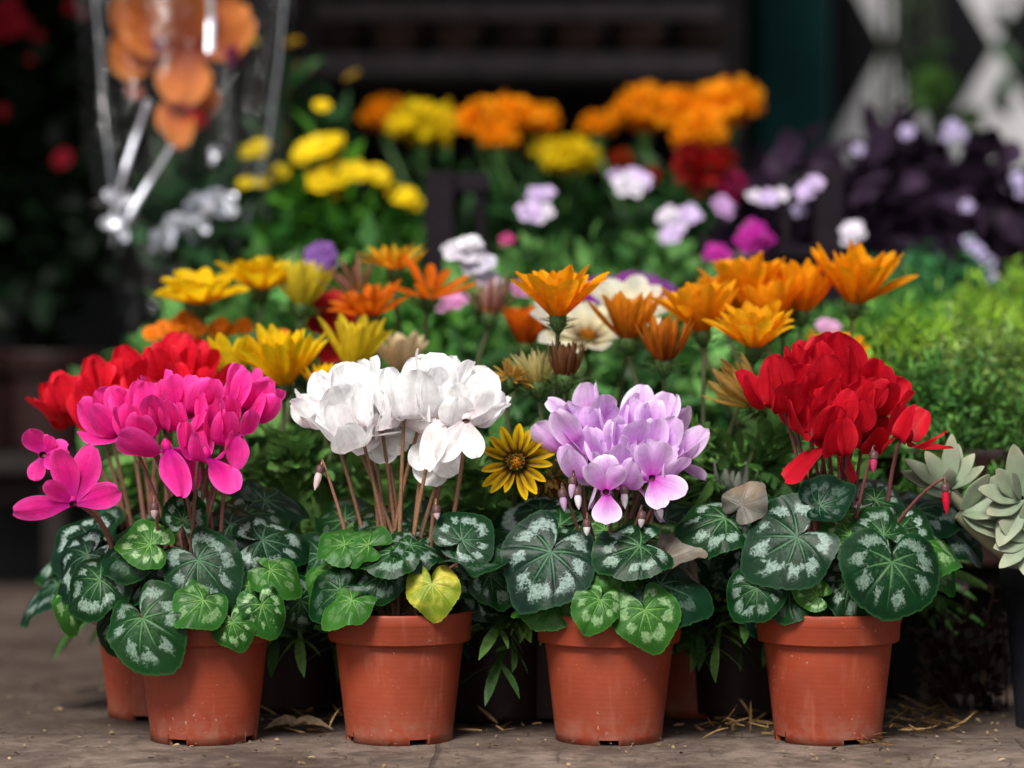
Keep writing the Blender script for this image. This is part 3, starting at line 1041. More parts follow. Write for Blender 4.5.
# ------------------------------------------------------------------ gazanias
def gaz_flower(root, c, w, axis, opn, c0, c1, stripe=None, n=17, base=None, disc=(.45, .17, .01), tip=None, eye=None, inner=True, lw=.30, rag=.10):
    """c: middle of the head; w: width over the petals; opn: 0 closed .. 1 flat"""
    axis = nrm(axis)
    c = np.asarray(c, float)
    if .34 < opn < .66:
        w = w * .84
    phi = R(88) * (1 - opn) ** .72 * (1.13 if .34 < opn < .66 else 1)                       # angle of the petals above the flat
    L = w * .5 / max(.35, math.cos(phi) + .10)
    o = c - axis * L * math.sin(phi) * .5
    ex = nrm(np.cross(axis, [.2, 1, .15]))
    ey = np.cross(axis, ex)
    # involucre
    im = MB()
    ri = .0078
    lathe(im, [(.0012, -.017), (.0045, -.014), (ri, -.007), (ri * 1.02, .001), (ri * .8, .003)], (.06, .11, .035), o, 16, axis)
    a = np.linspace(0, 6.28, 16, endpoint=False)
    rd = np.cos(a)[:, None] * ex + np.sin(a)[:, None] * ey
    leaf_cloud(im, o + rd * ri * .95 - axis * .006, rd * 1.0 + axis * .5, rd, .013 * (1.5 if opn < .3 else 1), .0032, (.08, .15, .04), -.2)
    leaf_cloud(im, o + rd * ri * .8 - axis * .012, rd * 1.2 + axis * .15, axis + rd * .1, .013 * (1.5 if opn < .3 else 1), .0030, (.06, .12, .035), -.2)
    fo = im.build('flower', M_FOL, root)
    pm = MB()
    rings = [(n, 1.0, -.16 if inner else 0.0)] + ([(n - 4, .92, .16)] if inner else [])
    nu, nv = 5, 9
    for (cnt, ls, dphi) in rings:
        a0 = random.random() * 6
        for k in range(cnt):
            aa = a0 + k * 2 * math.pi / cnt + random.gauss(0, .09)
            er = math.cos(aa) * ex + math.sin(aa) * ey
            ph = min(R(89), phi + dphi + random.gauss(0, rag))
            Lk = L * ls * random.uniform(.82, 1.08)
            W = max(.0045, Lk * 1.25 * lw * random.uniform(.85, 1.1))
            t = np.linspace(0, 1, nv)
            cur = random.gauss(-.08, .24)
            pht = np.clip(ph + .35 * (1 - opn) * (t - .45) + cur * t + max(0, .42 - opn) * 1.5 * (t - .35), -.3, 1.95)
            r = np.concatenate([[0], np.cumsum(np.cos(pht[:-1]) * Lk / (nv - 1))])
            z = np.concatenate([[0], np.cumsum(np.sin(pht[:-1]) * Lk / (nv - 1))])
            wd = W * .5 * np.where(t < .6, .45 + .55 * np.sin(t / .6 * math.pi / 2), np.sqrt(np.clip(1 - ((t - .6) / .41) ** 2, 0, 1)) * .8 + .2 * (1 - t) / .4)
            u = np.linspace(-1, 1, nu)
            sd = np.cross(axis, er)
            cl = o + er * (ri * (.97 if cnt == n else .72)) + r[:, None] * er + z[:, None] * axis
            up = -np.sin(pht)[:, None] * er + np.cos(pht)[:, None] * axis
            V = cl[None] + (u[:, None] * wd[None])[..., None] * sd + (.55 * (u[:, None] ** 2) * wd[None])[..., None] * up[None]
            cc0, cc1 = np.asarray(c0, float), np.asarray(c1, float)
            C = cc0 * (1 - t[None, :, None]) + cc1 * t[None, :, None] + 0 * u[:, None, None]
            if eye is not None:
                kk = np.clip(1 - t / .28, 0, 1)[None, :, None] + 0 * u[:, None, None]
                C = C * (1 - kk) + np.asarray(eye) * kk
            if stripe is not None:
                kk = np.maximum(np.exp(-(u / .75) ** 2)[:, None, None] * np.clip(2.2 * (.80 - t), 0, 1)[None, :, None], np.exp(-(u / .35) ** 2)[:, None, None] * np.clip(3 * (.97 - t), 0, 1)[None, :, None] * .8)
                kk = np.maximum(kk, np.clip(4 * (.36 - t), 0, 1)[None, :, None] * np.ones_like(kk)).clip(0, 1)
                C = C * (1 - kk) + np.asarray(stripe) * kk
            C = C * random.uniform(.84, 1.10) * (1 - .10 * np.exp(-(u / .2) ** 2))[:, None, None]
            pm.add(V.reshape(-1, 3), grid_faces(nu, nv), C.reshape(-1, 3))
    pm.build('petals', M_GPET, fo)
    dm = MB()
    lathe(dm, [(ri * .72, .0005), (ri * .68, .003), (ri * .45, .0052), (.0005, .006)], disc, o, 18, axis)
    nb = 60
    rr = np.sqrt(rng.random(nb)) * ri * (.9 if opn > .8 else .6)
    aa = rng.random(nb) * 6.28
    rd = np.cos(aa)[:, None] * ex + np.sin(aa)[:, None] * ey
    leaf_cloud(dm, o + rd * rr[:, None] + axis * .004, axis + rd * .3, rdir(nb), .005, .0018, cvar(nb, disc, .3))
    dm.build('disc', M_PETAL, fo)
    b0 = np.array(root.location) + np.array([random.uniform(-.03, .03), random.uniform(-.03, .03), .10]) if base is None else np.asarray(base)
    e = o - axis * .016
    mid = np.array([b0[0] * .45 + e[0] * .55, b0[1] * .45 + e[1] * .55, e[2] * .6 + b0[2] * .4]) - axis * .01
    sm = MB()
    tube(sm, bez(b0, mid, e, 10), np.linspace(.0026, .0021, 10), (.055, .065, .025), 7)
    sm.build('stalk', M_STALK, fo)
    return fo


def lobed_leaves(mb, base, n, L, spread=.7, up=.6, c=(.03, .075, .03), c2=(.07, .13, .05), lob=5, wl=.008, zmin=0.):
    """pinnate leaves arching out of a crown"""
    a = rng.random(n) * 2 * math.pi
    el = rng.uniform(up - .35, up + .45, n)
    d = np.stack([np.cos(a) * np.cos(el), np.sin(a) * np.cos(el), np.sin(el)], -1)
    Ls = L * rng.uniform(.6, 1.2, n)
    b = np.asarray(base) + np.stack([np.cos(a), np.sin(a), 0 * a], -1) * (rng.random(n) * .03)[:, None]
    col = cvar(n, c, .25, c2)
    side = nrm(np.cross(d, np.tile([0, 0, 1.0], (n, 1)) + .3 * rng.normal(size=(n, 3))))
    nn = np.cross(side, d)
    sag = rng.uniform(.25, .7, n)

    def pos(t):
        return b + d * (Ls * t)[:, None] + np.array([0, 0, -1.0]) * (sag * Ls * t * t)[:, None]
    ts = np.linspace(0, .85, 5)
    for i in range(4):
        p, q = pos(ts[i]), pos(ts[i + 1])
        leaf_cloud(mb, p, q - p, nn, np.linalg.norm(q - p, axis=1) * 1.1, .0045, col, 0, .1, [1, 1, 1, 1, 1])
    for i in range(lob):
        t = .35 + .6 * i / lob
        p = pos(t)
        tg = nrm(pos(t + .02) - p)
        for sgn in (-1, 1):
            dd = tg * .9 + side * sgn * .9 + nn * .1 + rng.normal(size=(n, 3)) * .12
            leaf_cloud(mb, p, dd, nn + rng.normal(size=(n, 3)) * .2, Ls * rng.uniform(.22, .34, n), wl * rng.uniform(.8, 1.3, n), col * 1.05, .15, .2, NARROW)
    p = pos(.82)
    leaf_cloud(mb, p, pos(1) - p, nn, Ls * .3, wl * 1.3, col * 1.1, .15, .2, NARROW)
    return mb


def gaz_plant(label, px, y, flowers, n=80, L=.13, scale=1.0, z=0.0, name='potted_gazania', c=(.045, .125, .032), c2=(.15, .30, .075), group=None, zf=.10, lean=(0, 0)):
    t = potted(name, label, 'potted plant', px, y, group, random.random() * 6, scale, z=z)
    fm = MB()
    b = np.array(t.location) + np.array([0, 0, zf])
    lobed_leaves(fm, b, n, L, c=c, c2=c2)
    lobed_leaves(fm, b + np.array([lean[0], lean[1], .05]), n // 2, L * .9, up=.9, c=c, c2=c2)
    lobed_leaves(fm, b + np.array([lean[0], lean[1], .11]), n // 2, L * .7, up=.8, c=c, c2=c2)
    fm.build('foliage', M_FOL, t)
    for fl in flowers:
        (cx, cy, dy, w, ax, opn, c0, c1) = fl[:8]
        kw = fl[8] if len(fl) > 8 else {}
        gaz_flower(t, at(cx, cy, y + dy), pxm(w, y + dy), ax, opn, c0, c1, **kw)
    return t


YEL0, YEL1 = (.88, .50, .004), (.95, .67, .010)
LEM0, LEM1 = (.74, .60, .02), (.92, .74, .04)
ORG0, ORG1 = (.84, .28, .004), (.97, .44, .010)
DOR0, DOR1 = (.55, .09, .004), (.75, .17, .006)
BRN = (.20, .06, .015)
WH0, WH1 = (.80, .72, .42), (.86, .84, .76)
U = (0, -.12, 1)
GG = 'potted gazanias behind the cyclamens'
DARKP[0] = True
gaz_plant('gazania with broad open yellow flowers, behind the scarlet cyclamen', 238, .40, [
    (200, 291, .0, 90, (-.05, -.15, 1), .74, YEL0, YEL1, dict(lw=.42, n=13, rag=.06)),
    (262, 275, .04, 78, (.05, -.1, 1), .67, YEL0, YEL1, dict(lw=.38, n=15, rag=.06)),
    (304, 282, .03, 40, (.1, 0, 1), .25, (.62, .52, .03), (.80, .66, .05), dict(lw=.16))], group=GG, L=.15)
gaz_plant('gazania with lemon yellow half open flowers, just left of the white cyclamen', 292, .26, [
    (282, 357, -.02, 86, (-.03, -.15, 1), .48, (.86, .50, .006), (.94, .66, .01), dict(lw=.22, n=20)),
    (356, 343, .02, 54, (.1, -.05, 1), .36, LEM0, (.74, .56, .03), dict(lw=.24, n=14)),
    (327, 379, -.03, 30, (0, 0, 1), .3, YEL0, YEL1),
    (231, 357, .0, 44, (-.1, 0, 1), .3, LEM0, YEL1, dict(n=9, inner=False))], group=GG, L=.13)
gaz_plant('gazania with deep orange and brownish flowers, behind the white cyclamen', 412, .36, [
    (395, 258, .04, 60, (.05, -.05, 1), .67, DOR1, (.88, .50, .02), dict(lw=.14, n=18)),
    (368, 303, .0, 72, (-.15, -.2, 1), .67, (.62, .09, .004), (.78, .20, .008), dict(lw=.22)),
    (430, 286, .0, 80, (.1, -.3, 1), .74, DOR0, (.80, .17, .005), dict(lw=.26, n=9, rag=.16, inner=False)),
    (491, 297, .02, 62, (.1, 0, 1), .52, (.22, .06, .05), (.50, .26, .23), dict(lw=.085, n=13, inner=False, rag=.2)),
    (352, 276, .05, 60, (-.3, 0, 1), .52, (.2, .06, .05), (.48, .22, .17), dict(lw=.085, n=12, inner=False, rag=.2)),
    (400, 350, -.03, 46, (0, -.2, 1), .4, (.6, .42, .25), (.78, .66, .42), dict(lw=.35, n=9)),
    (526, 325, .02, 44, (0, -.1, 1), .4, DOR0, DOR1)], group=GG, L=.14)
gaz_plant('gazania with one tall orange flower and faded buds, between the white and lilac cyclamens', 556, .20, [
    (558, 291, -.08, 86, (.0, -.1, 1), .52, (.86, .30, .004), (.97, .45, .010), dict(lw=.32, n=15, rag=.08)),
    (566, 357, -.08, 26, (.03, -.05, 1), .02, BRN, (.20, .10, .05), dict(lw=.12)),
    (535, 366, -.04, 48, (-.1, 0, 1), .44, (.45, .36, .08), (.66, .60, .28), dict(lw=.10, n=14, rag=.16)),
    (513, 374, -.05, 34, (.3, -.2, .8), .75, (.45, .22, .03), (.55, .34, .08), dict(lw=.10, n=18, rag=.5)),
    (555, 487, -.10, 30, (.3, -.4, -.4), .5, (.35, .2, .04), (.5, .34, .1), dict(lw=.10, n=14, rag=.5))], group=GG, L=.13)
gaz_plant('gazania with creamy white flowers that have a dark eye, behind the lilac cyclamen', 612, .40, [
    (588, 332, -.10, 122, (.05, -.55, 1), .90, WH0, WH1, dict(lw=.46, n=10, eye=(.14, .05, .01), inner=False)),
    (632, 308, -.06, 96, (.1, -.35, 1), .76, WH0, WH1, dict(lw=.46, n=10, eye=(.14, .05, .01), inner=False)),
    (575, 318, .04, 44, (-.2, -.2, 1), .6, WH0, WH1, dict(lw=.4, n=10))], group=GG, L=.13)
DARKP[0] = False
gaz_plant('gazania with light orange flowers and closed buds, between the lilac and red cyclamens', 692, .24, [
    (629, 315, .0, 46, (.0, -.05, 1), .28, ORG0, (.78, .30, .02), dict(lw=.22, stripe=(.45, .12, .01))),
    (664, 337, -.05, 34, (.0, -.05, 1), .10, DOR0, (.65, .24, .02), dict(lw=.16, stripe=(.25, .06, .01))),
    (700, 306, .0, 76, (-.1, -.1, 1), .48, (.86, .30, .004), (.97, .46, .012), dict(lw=.30)),
    (754, 326, -.04, 82, (.0, -.18, 1), .56, (.88, .34, .004), (.97, .52, .015), dict(lw=.32, n=14)),
    (737, 385, -.08, 36, (-.6, -.2, .6), .15, (.42, .22, .04), (.52, .34, .10), dict(lw=.14, n=12))], group=GG, L=.14)
DARKP[0] = True
gaz_plant('gazania with large vivid orange flowers, tallest at the right behind the red cyclamen', 812, .30, [
    (740, 284, .03, 76, (-.1, -.05, 1), .44, ORG0, ORG1, dict(lw=.28)),
    (768, 302, .0, 60, (.0, -.05, 1), .40, ORG0, ORG1, dict(lw=.28)),
    (803, 286, .02, 52, (.05, .0, 1), .30, ORG0, ORG1, dict(lw=.24)),
    (858, 277, .0, 104, (.12, -.12, 1), .56, (.86, .28, .003), (.97, .43, .008), dict(lw=.27, n=18)),
    (722, 296, .05, 54, (-.1, 0, 1), .45, ORG0, ORG1),
    (786, 304, .03, 52, (.1, 0, 1), .5, ORG0, ORG1),
    (762, 278, .06, 56, (.1, 0, 1), .5, ORG0, ORG1),
    (686, 298, .06, 46, (-.2, 0, 1), .55, ORG0, ORG1),
    (838, 352, -.02, 60, (.1, -.1, 1), .5, ORG0, ORG1)], group=GG, L=.14)
gaz_plant('gazania with one low yellow flower striped brown, facing out between two front pots', 500, .19, [
    (516, 462, -.14, 70, (-.1, -1, .25), .93, (.85, .48, .006), (.95, .62, .01), dict(lw=.27, n=15, stripe=(.022, .005, .002), inner=False, disc=(.42, .17, .012)))],
    n=60, L=.12, group=GG)
gaz_plant('leafy gazania without open flowers, hidden behind the gap by the red cyclamen', 738, .22, [
    (736, 480, -.06, 30, (.1, -.3, 1), .05, (.3, .33, .28), (.4, .42, .36), dict(lw=.2, n=8))], n=55, L=.13, group=GG)


# small things: french marigold cluster, dark red and violet flowers behind
def round_flowers(root, lst, nm='flower'):
    for (c, w, cols, npet, axis) in lst:
        axis = nrm(axis)
        ex = nrm(np.cross(axis, [.2, 1, .15]))
        ey = np.cross(axis, ex)
        mb = MB()
        for lay, (k, s, lift) in enumerate(((npet, 1., .25), (max(3, npet - 1), .7, .7))):
            a = np.linspace(0, 6.283, k, endpoint=False) + random.random() * 6
            rd = np.cos(a)[:, None] * ex + np.sin(a)[:, None] * ey
            rd2 = rd + axis * lift + rng.normal(size=rd.shape) * .12
            leaf_cloud(mb, np.asarray(c) + rd * w * .04, rd2, axis + rd * -.2, w * .52 * s, w * .5 * s, cvar(k, cols, .12), .2, .2, ROUND)
        mb.build(nm, M_PETAL, root)


def leafy(root, pts_fn, n, L, W, c, c2, prof=OVAL, up=.35, var=.3, bend=.25, name='foliage'):
    P = pts_fn(n)
    d = rdir(n, up)
    mb = MB()
    leaf_cloud(mb, P, d, rdir(n, 1.0), L * rng.uniform(.6, 1.25, n), W * rng.uniform(.7, 1.2, n), cvar(n, c, var, c2), bend, .18, prof)
    return mb.build(name, M_FOL, root)


def blob(c, r, shell=.55, zmin=None):
    c, r = np.asarray(c, float), np.asarray(r, float)

    def fn(n):
        d = rdir(n)
        q = (shell + (1 - shell) * rng.random((n, 1)) ** .6)
        lump = 1 + .18 * np.sin(d[:, :1] * 7 + c[0] * 50) * np.cos(d[:, 2:] * 6 + c[1] * 30) + .1 * rng.normal(size=(n, 1))
        p = c + d * r * q * lump
        if zmin is not None:
            p[:, 2] = np.maximum(p[:, 2], zmin + rng.random(n) * .02)
        return p
    return fn


y = .46
t = potted('potted_marigold', 'small marigold with a row of little orange flowers, behind the scarlet cyclamen', 'potted plant', 200, y)
leafy(t, blob(np.array(t.location) + [0, 0, .19], (.09, .06, .10)), 900, .035, .010, (.03, .09, .02), (.09, .20, .03), NARROW)
round_flowers(t, [(at(px, py, y - .06 + random.random() * .03), pxm(w, y), (.80, .22, .006), 9, (random.gauss(0, .3), -1, .7)) for (px, py, w) in
                  ((152, 334, 17), (163, 330, 19), (176, 328, 20), (186, 322, 22), (198, 328, 17), (216, 330, 17), (221, 324, 14), (230, 330, 15), (245, 326, 17), (192, 338, 18), (176, 340, 17), (262, 366, 16), (283, 337, 16))])
y = .52
t = potted('potted_dianthus', 'dark red double flowered plant between the yellow and orange gazanias', 'potted plant', 335, y)
leafy(t, blob(np.array(t.location) + [0, 0, .20], (.08, .06, .12)), 700, .045, .008, (.02, .06, .03), (.05, .12, .05), NARROW)
round_flowers(t, [(at(px, py, y - .05), pxm(w, y), (.42, .008, .012), 10, (random.gauss(0, .3), -.8, 1)) for (px, py, w) in ((325, 305, 30), (338, 318, 34), (322, 325, 30), (345, 340, 30), (332, 352, 28), (335, 300, 24))])
y = .62
t = potted('potted_daisy', 'violet daisy plant with purple flowers, behind the white gazania', 'potted plant', 640, y)
leafy(t, blob(np.array(t.location) + [0, 0, .21], (.11, .07, .11)), 900, .04, .012, (.02, .07, .02), (.06, .16, .05))
round_flowers(t, [(at(px, py, y - .05), pxm(w, y), c, 12, (random.gauss(0, .3), -1, .6)) for (px, py, w, c) in
                  ((602, 293, 34, (.22, .015, .28)), (618, 291, 30, (.28, .03, .30)), (642, 290, 36, (.20, .03, .24)), (660, 296, 30, (.16, .02, .22)), (630, 285, 26, (.26, .02, .30)), (590, 298, 24, (.25, .02, .28)))])
y = .56
t = potted('potted_dianthus', 'pink and lilac budded plant beside the brownish gazania flowers', 'potted plant', 470, y)
leafy(t, blob(np.array(t.location) + [0, 0, .20], (.10, .06, .13)), 900, .04, .010, (.02, .07, .02), (.06, .16, .05))
round_flowers(t, [(at(px, py, y - .05), pxm(w, y), c, 7, (random.gauss(0, .3), -.7, 1)) for (px, py, w, c) in
                  ((455, 301, 26, (.70, .30, .55)), (446, 305, 20, (.72, .34, .6)), (520, 290, 24, (.70, .30, .55)), (463, 253, 40, (.78, .74, .80)), (478, 265, 34, (.74, .70, .82)), (470, 244, 24, (.80, .78, .82)), (488, 280, 26, (.66, .60, .74)),
                   (828, 328, 24, (.72, .40, .62)))])
y = .60
t = potted('potted_daisy', 'violet tinted flowers half hidden beside the yellow gazania', 'potted plant', 318, y)
leafy(t, blob(np.array(t.location) + [0, 0, .22], (.06, .05, .12)), 500, .04, .010, (.02, .07, .02), (.06, .16, .05))
round_flowers(t, [(at(px, py, y - .05), pxm(w, y), c, 7, (random.gauss(0, .3), -1, .6)) for (px, py, w, c) in
                  ((320, 256, 30, (.20, .08, .32)), (314, 266, 20, (.60, .55, .66)), (328, 262, 18, (.22, .08, .30)))])


# ------------------------------------------------------------------ staging and back plants
def frame_box(root, name, lo, hi, m, c=(1, 1, 1), bev=.003):
    mb = MB()
    box(mb, lo, hi, c, bev)
    return mb.build(name, m, root, smooth=False)


# rack with two end frames carrying the marigolds
y0, y1 = .88, 1.52
xl, xr = xat(440, y0), xat(828, y0)
zt = .19
t = thing('plant_rack', 'dark metal plant rack with two upright end frames, carrying the marigolds', 'rack', ((xl + xr) / 2, (y0 + y1) / 2, 0))
frame_box(t, 'shelf', (xl - .02, y0 + .02, zt - .02), (xr + .02, y1, zt), M_METAL)
for (xp, sg) in ((xl, 1), (xr, -1)):
    ztop = at(440, 172, y0)[2]
    for yy in (y0, y1 - .04):
        mb = MB()
        box(mb, (xp - .017, yy - .017, 0), (xp + .017, yy + .017, ztop), (1, 1, 1), .003)
        mb.build('post', M_METAL, t, False)
    xi = xp + sg * .052
    mb = MB()
    q = [(xp + sg * .045, y0, ztop - .012), (xp + sg * .062, y0, zt)]
    tube(mb, np.linspace(q[0], q[1], 4), .007, (1, 1, 1), 8)
    mb.build('brace', M_METAL, t)
    mb = MB()
    x_a, x_b = sorted((xp + sg * .0175, xp + sg * .058))
    box(mb, (x_a, y0 - .012, ztop - .024), (x_b, y0 + .012, ztop - .002), (1, 1, 1), .003)
    mb.build('top_bar', M_METAL, t, False)
    mb = MB()
    box(mb, (x_a, y0 - .010, ztop - .10), (x_b, y0 + .010, ztop - .085), (1, 1, 1), .003)
    mb.build('middle_bar', M_METAL, t, False)
    mb = MB()
    box(mb, (xp - .015, y0 + .02, ztop - .02), (xp + .015, y1 - .06, ztop - .001), (1, 1, 1), .003)
    mb.build('side_bar', M_METAL, t, False)


def low_bench(label, px0, px1, y0, y1, z):
    xa, xb = xat(px0, y0), xat(px1, y0)
    t = thing('low_bench', label, 'bench', ((xa + xb) / 2, (y0 + y1) / 2, 0))
    n = 5
    wy = (y1 - y0) / n
    for k in range(n):
        frame_box(t, 'board', (xa, y0 + k * wy + .004, z - .022), (xb, y0 + (k + 1) * wy - .004, z), M_WOOD, (.010, .007, .006))
    for xx in (xa + .02, xb - .05):
        for yy in (y0 + .02, y1 - .05):
            frame_box(t, 'leg', (xx, yy, 0), (xx + .03, yy + .03, z - .0225), M_WOOD, (.010, .007, .006))
    for yy in (y0 + .052, y1 - .085):
        frame_box(t, 'rail', (xa + .02, yy, z - .065), (xb - .02, yy + .02, z - .0225), M_WOOD, (.010, .007, .006))
    return t


low_bench('dark low wooden bench under the yellow flowers and the wrapped bouquet', 90, 425, .82, 1.45, .16)
low_bench('dark low wooden bench under the purple leaved plants at right', 850, 1150, 1.0, 1.6, .16)
low_bench('dark low wooden bench under the green cushion plants at right', 872, 1180, .30, .92, .13)


def marigold_head(root, c, w, col, col2, n=260):
    mb = MB()
    c = np.asarray(c)
    d = rdir(n, .25)
    d[:, 2] = np.abs(d[:, 2]) * 1.0 - .25
    d = nrm(d)
    r = w * .5 * np.array([1, 1, .78])
    base = c + d * r * rng.uniform(.45, .85, (n, 1))
    leaf_cloud(mb, base, d + rng.normal(size=(n, 3)) * .35, rdir(n), w * .17, w * .15, cvar(n, col, .14, col2), rng.normal(0, .5, n), .3, ROUND)
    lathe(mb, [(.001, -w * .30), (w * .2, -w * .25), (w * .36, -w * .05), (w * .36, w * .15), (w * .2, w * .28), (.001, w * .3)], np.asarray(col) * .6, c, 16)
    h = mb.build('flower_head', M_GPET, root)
    sm = MB()
    b = np.array(root.location) + np.array([random.uniform(-.03, .03), random.uniform(-.03, .03), .12])
    e = c - np.array([0, 0, w * .28])
    lathe(sm, [(.003, -.022), (.009, -.008), (.011, .004)], (.05, .12, .03), e, 10)
    tube(sm, bez(b, (b + e) / 2 + np.array([0, 0, .02]), e - np.array([0, 0, .018]), 8), .003, (.05, .12, .03), 7)
    sm.build('stalk', M_STALK, h)


GM = 'marigolds on the rack'
OC, OC2, YC, YC2 = (.94, .34, .004), (.97, .46, .010), (.86, .66, .008), (.92, .76, .03)


def marigold(label, px, y, heads, z=None):
    t = potted('potted_marigold', label, 'potted plant', px, y, GM, random.random(), z=zt if z is None else z)
    b = np.array(t.location)
    leafy(t, blob(b + [0, 0, .22], (.10, .09, .13), .2), 1500, .05, .014, (.012, .045, .014), (.03, .09, .022), NARROW, .5)
    for (cx, cy, dy, w, k) in heads:
        marigold_head(t, at(cx, cy, y + dy), pxm(w, y + dy), *((OC, OC2) if k == 'o' else (YC, YC2)))


marigold('marigold with a yellow and an orange pompon flower, left on the dark rack', 460, 1.28, [(388, 119, .08, 50, 'o'), (422, 128, -.05, 64, 'y')])
marigold('marigold with a large orange pompon and small yellow ones below, middle of the rack', 545, 1.24, [(483, 124, .0, 56, 'o'), (512, 120, .03, 56, 'o'), (534, 123, .05, 48, 'o'), (500, 140, -.03, 36, 'o'), (571, 160, -.06, 54, 'y'), (546, 152, .04, 34, 'y')])
marigold('marigold with a cluster of large orange pompons, right on the dark rack', 690, 1.24, [(645, 114, .02, 66, 'o'), (682, 112, .05, 60, 'o'), (700, 135, -.05, 56, 'o'), (732, 107, .0, 66, 'o'), (712, 120, 0, 50, 'o'), (598, 128, .05, 36, 'o')])
# red cockscomb below the orange marigolds
y = 1.10
t = potted('potted_celosia', 'dark red and crimson plumed plant below the orange marigolds', 'potted plant', 705, y, None, z=zt)
leafy(t, blob(np.array(t.location) + [0, 0, .17], (.07, .06, .08), .2), 600, .04, .014, (.015, .05, .015), (.04, .09, .02))
for (px, py, w, c) in ((690, 170, 36, (.30, .005, .006)), (708, 168, 38, (.34, .006, .006)), (722, 160, 30, (.36, .01, .006)), (700, 182, 30, (.24, .004, .005)), (733, 186, 30, (.36, .008, .09)), (728, 198, 24, (.34, .008, .10)), (621, 160, 24, (.34, .04, .005)), (650, 176, 20, (.32, .01, .005)), (690, 155, 30, (.30, .008, .005))):
    mb = MB()
    n = 90
    cc = at(px, py, y - .04)
    d = rdir(n, .2)
    leaf_cloud(mb, cc + d * pxm(w, y) * .22, d, rdir(n), pxm(w, y) * .3, pxm(w, y) * .16, cvar(n, c, .25), 0, .2, ROUND)
    mb.build('flower_head', M_PETAL, t)

# vinca-like plants in the middle ground
GV = 'leafy plants with pale pink flowers in the middle ground'


def vinca(label, px, y, z, rad, hgt, fl, n=1900, c=(.05, .17, .04), c2=(.19, .40, .11), name='potted_impatiens', grp=GV, L=.034, W=.020):
    t = potted(name, label, 'potted plant', px, y, grp, random.random(), z=z)
    leafy(t, blob(np.array(t.location) + [0, 0, hgt], rad, .35, None), n, L, W, c, c2, OVAL, .7, .3)
    round_flowers(t, [(at(a, b_, y + dy), pxm(w, y + dy), c_, 5, (random.gauss(0, .3), -.9, .7)) for (a, b_, dy, w, c_) in fl])
    return t


PL, PW, PM = (.64, .50, .76), (.76, .70, .80), (.42, .012, .28)
vinca('leafy green plant with small pale lilac flowers beside the left rack frame', 545, .80, 0.0, (.13, .07, .17), .26,
      [(536, 196, -.02, 20, PL), (530, 212, -.05, 26, PL), (543, 214, -.05, 22, PW), (546, 193, -.02, 18, PL), (507, 240, -.06, 14, (.5, .05, .2))])
vinca('leafy green plant with pale lilac and magenta flowers in the middle ground', 665, .84, 0.0, (.14, .08, .18), .26,
      [(618, 180, 0, 24, PL), (628, 186, -.04, 30, PW), (640, 182, -.02, 24, PL), (632, 176, .0, 22, PL), (668, 216, -.06, 22, PW), (688, 216, -.05, 26, PL), (672, 234, -.08, 26, PL), (723, 207, -.02, 24, (.6, .36, .66)), (676, 224, -.06, 20, PW),
       (753, 232, -.08, 26, PM), (748, 243, -.08, 26, PM), (762, 240, -.07, 24, PM), (716, 254, -.09, 24, PM), (724, 258, -.09, 18, PM)], 1800)
vinca('leafy green plant with white lilac flowers near the right rack frame', 765, .82, 0.0, (.10, .07, .15), .25,
      [(755, 198, -.02, 18, PW), (768, 198, -.03, 20, PL), (781, 195, -.02, 16, PW), (805, 192, -.05, 20, PL), (815, 183, -.05, 18, PL), (853, 231, -.05, 24, PW), (850, 240, -.05, 18, PW), (800, 210, -.03, 16, (.3, .25, .4))], 1000)
vinca('leafy bright green plant without open flowers, below the left rack frame', 400, .74, 0.0, (.15, .07, .18), .23, [], 1600, L=.055, W=.018, c2=(.14, .36, .06))
vinca('leafy green plant behind the yellow gazania at left', 240, .74, 0.0, (.15, .07, .16), .24, [], 1600, L=.05, W=.024)
vinca('leafy green plant below the vinca flowers, behind the orange gazanias', 700, .64, 0.0, (.16, .06, .13), .22, [], 1500)
vinca('leafy green plant behind the tall orange gazania', 555, .62, 0.0, (.11, .06, .13), .22, [], 1200)

# yellow flowers on the left bench
y = 1.05
t = potted('potted_chrysanthemum', 'bushy green plant with clear yellow flowers, left of the dark rack', 'potted plant', 330, y, None, z=.16)
leafy(t, blob(np.array(t.location) + [0, 0, .19], (.15, .10, .17), .2), 2200, .05, .020, (.016, .075, .012), (.07, .22, .02), OVAL, .6)
round_flowers(t, [(at(px, py, y - .05 + random.random() * .04), pxm(w, y), (.84, .62, .008), 12, (random.gauss(0, .3), -.9, .9)) for (px, py, w) in
                  ((308, 152, 30), (322, 146, 32), (332, 142, 24), (301, 187, 26), (318, 182, 32), (336, 174, 32), (348, 168, 30), (328, 192, 28), (356, 172, 24), (377, 176, 24), (404, 197, 24), (412, 203, 20), (395, 192, 20), (258, 148, 22), (248, 152, 18), (246, 184, 16), (322, 106, 16), (280, 172, 18), (262, 182, 14))])
y = 1.2
t = potted('potted_chrysanthemum', 'tall thin plant with a few dull yellow flowers against the dark shelf', 'potted plant', 300, y, None, z=.16)
leafy(t, blob(np.array(t.location) + [0, 0, .28], (.06, .06, .22), .1), 700, .05, .016, (.010, .04, .012), (.025, .08, .02), OVAL, .6)
round_flowers(t, [(at(px, py, y), pxm(w, y), c, 7, (random.gauss(0, .3), -.5, 1)) for (px, py, w, c) in ((293, 42, 16, (.4, .22, .01)), (352, 76, 16, (.30, .18, .02)), (306, 68, 20, (.25, .13, .05)), (322, 108, 16, (.55, .38, .01)), (250, 40, 16, (.6, .42, .02)))])

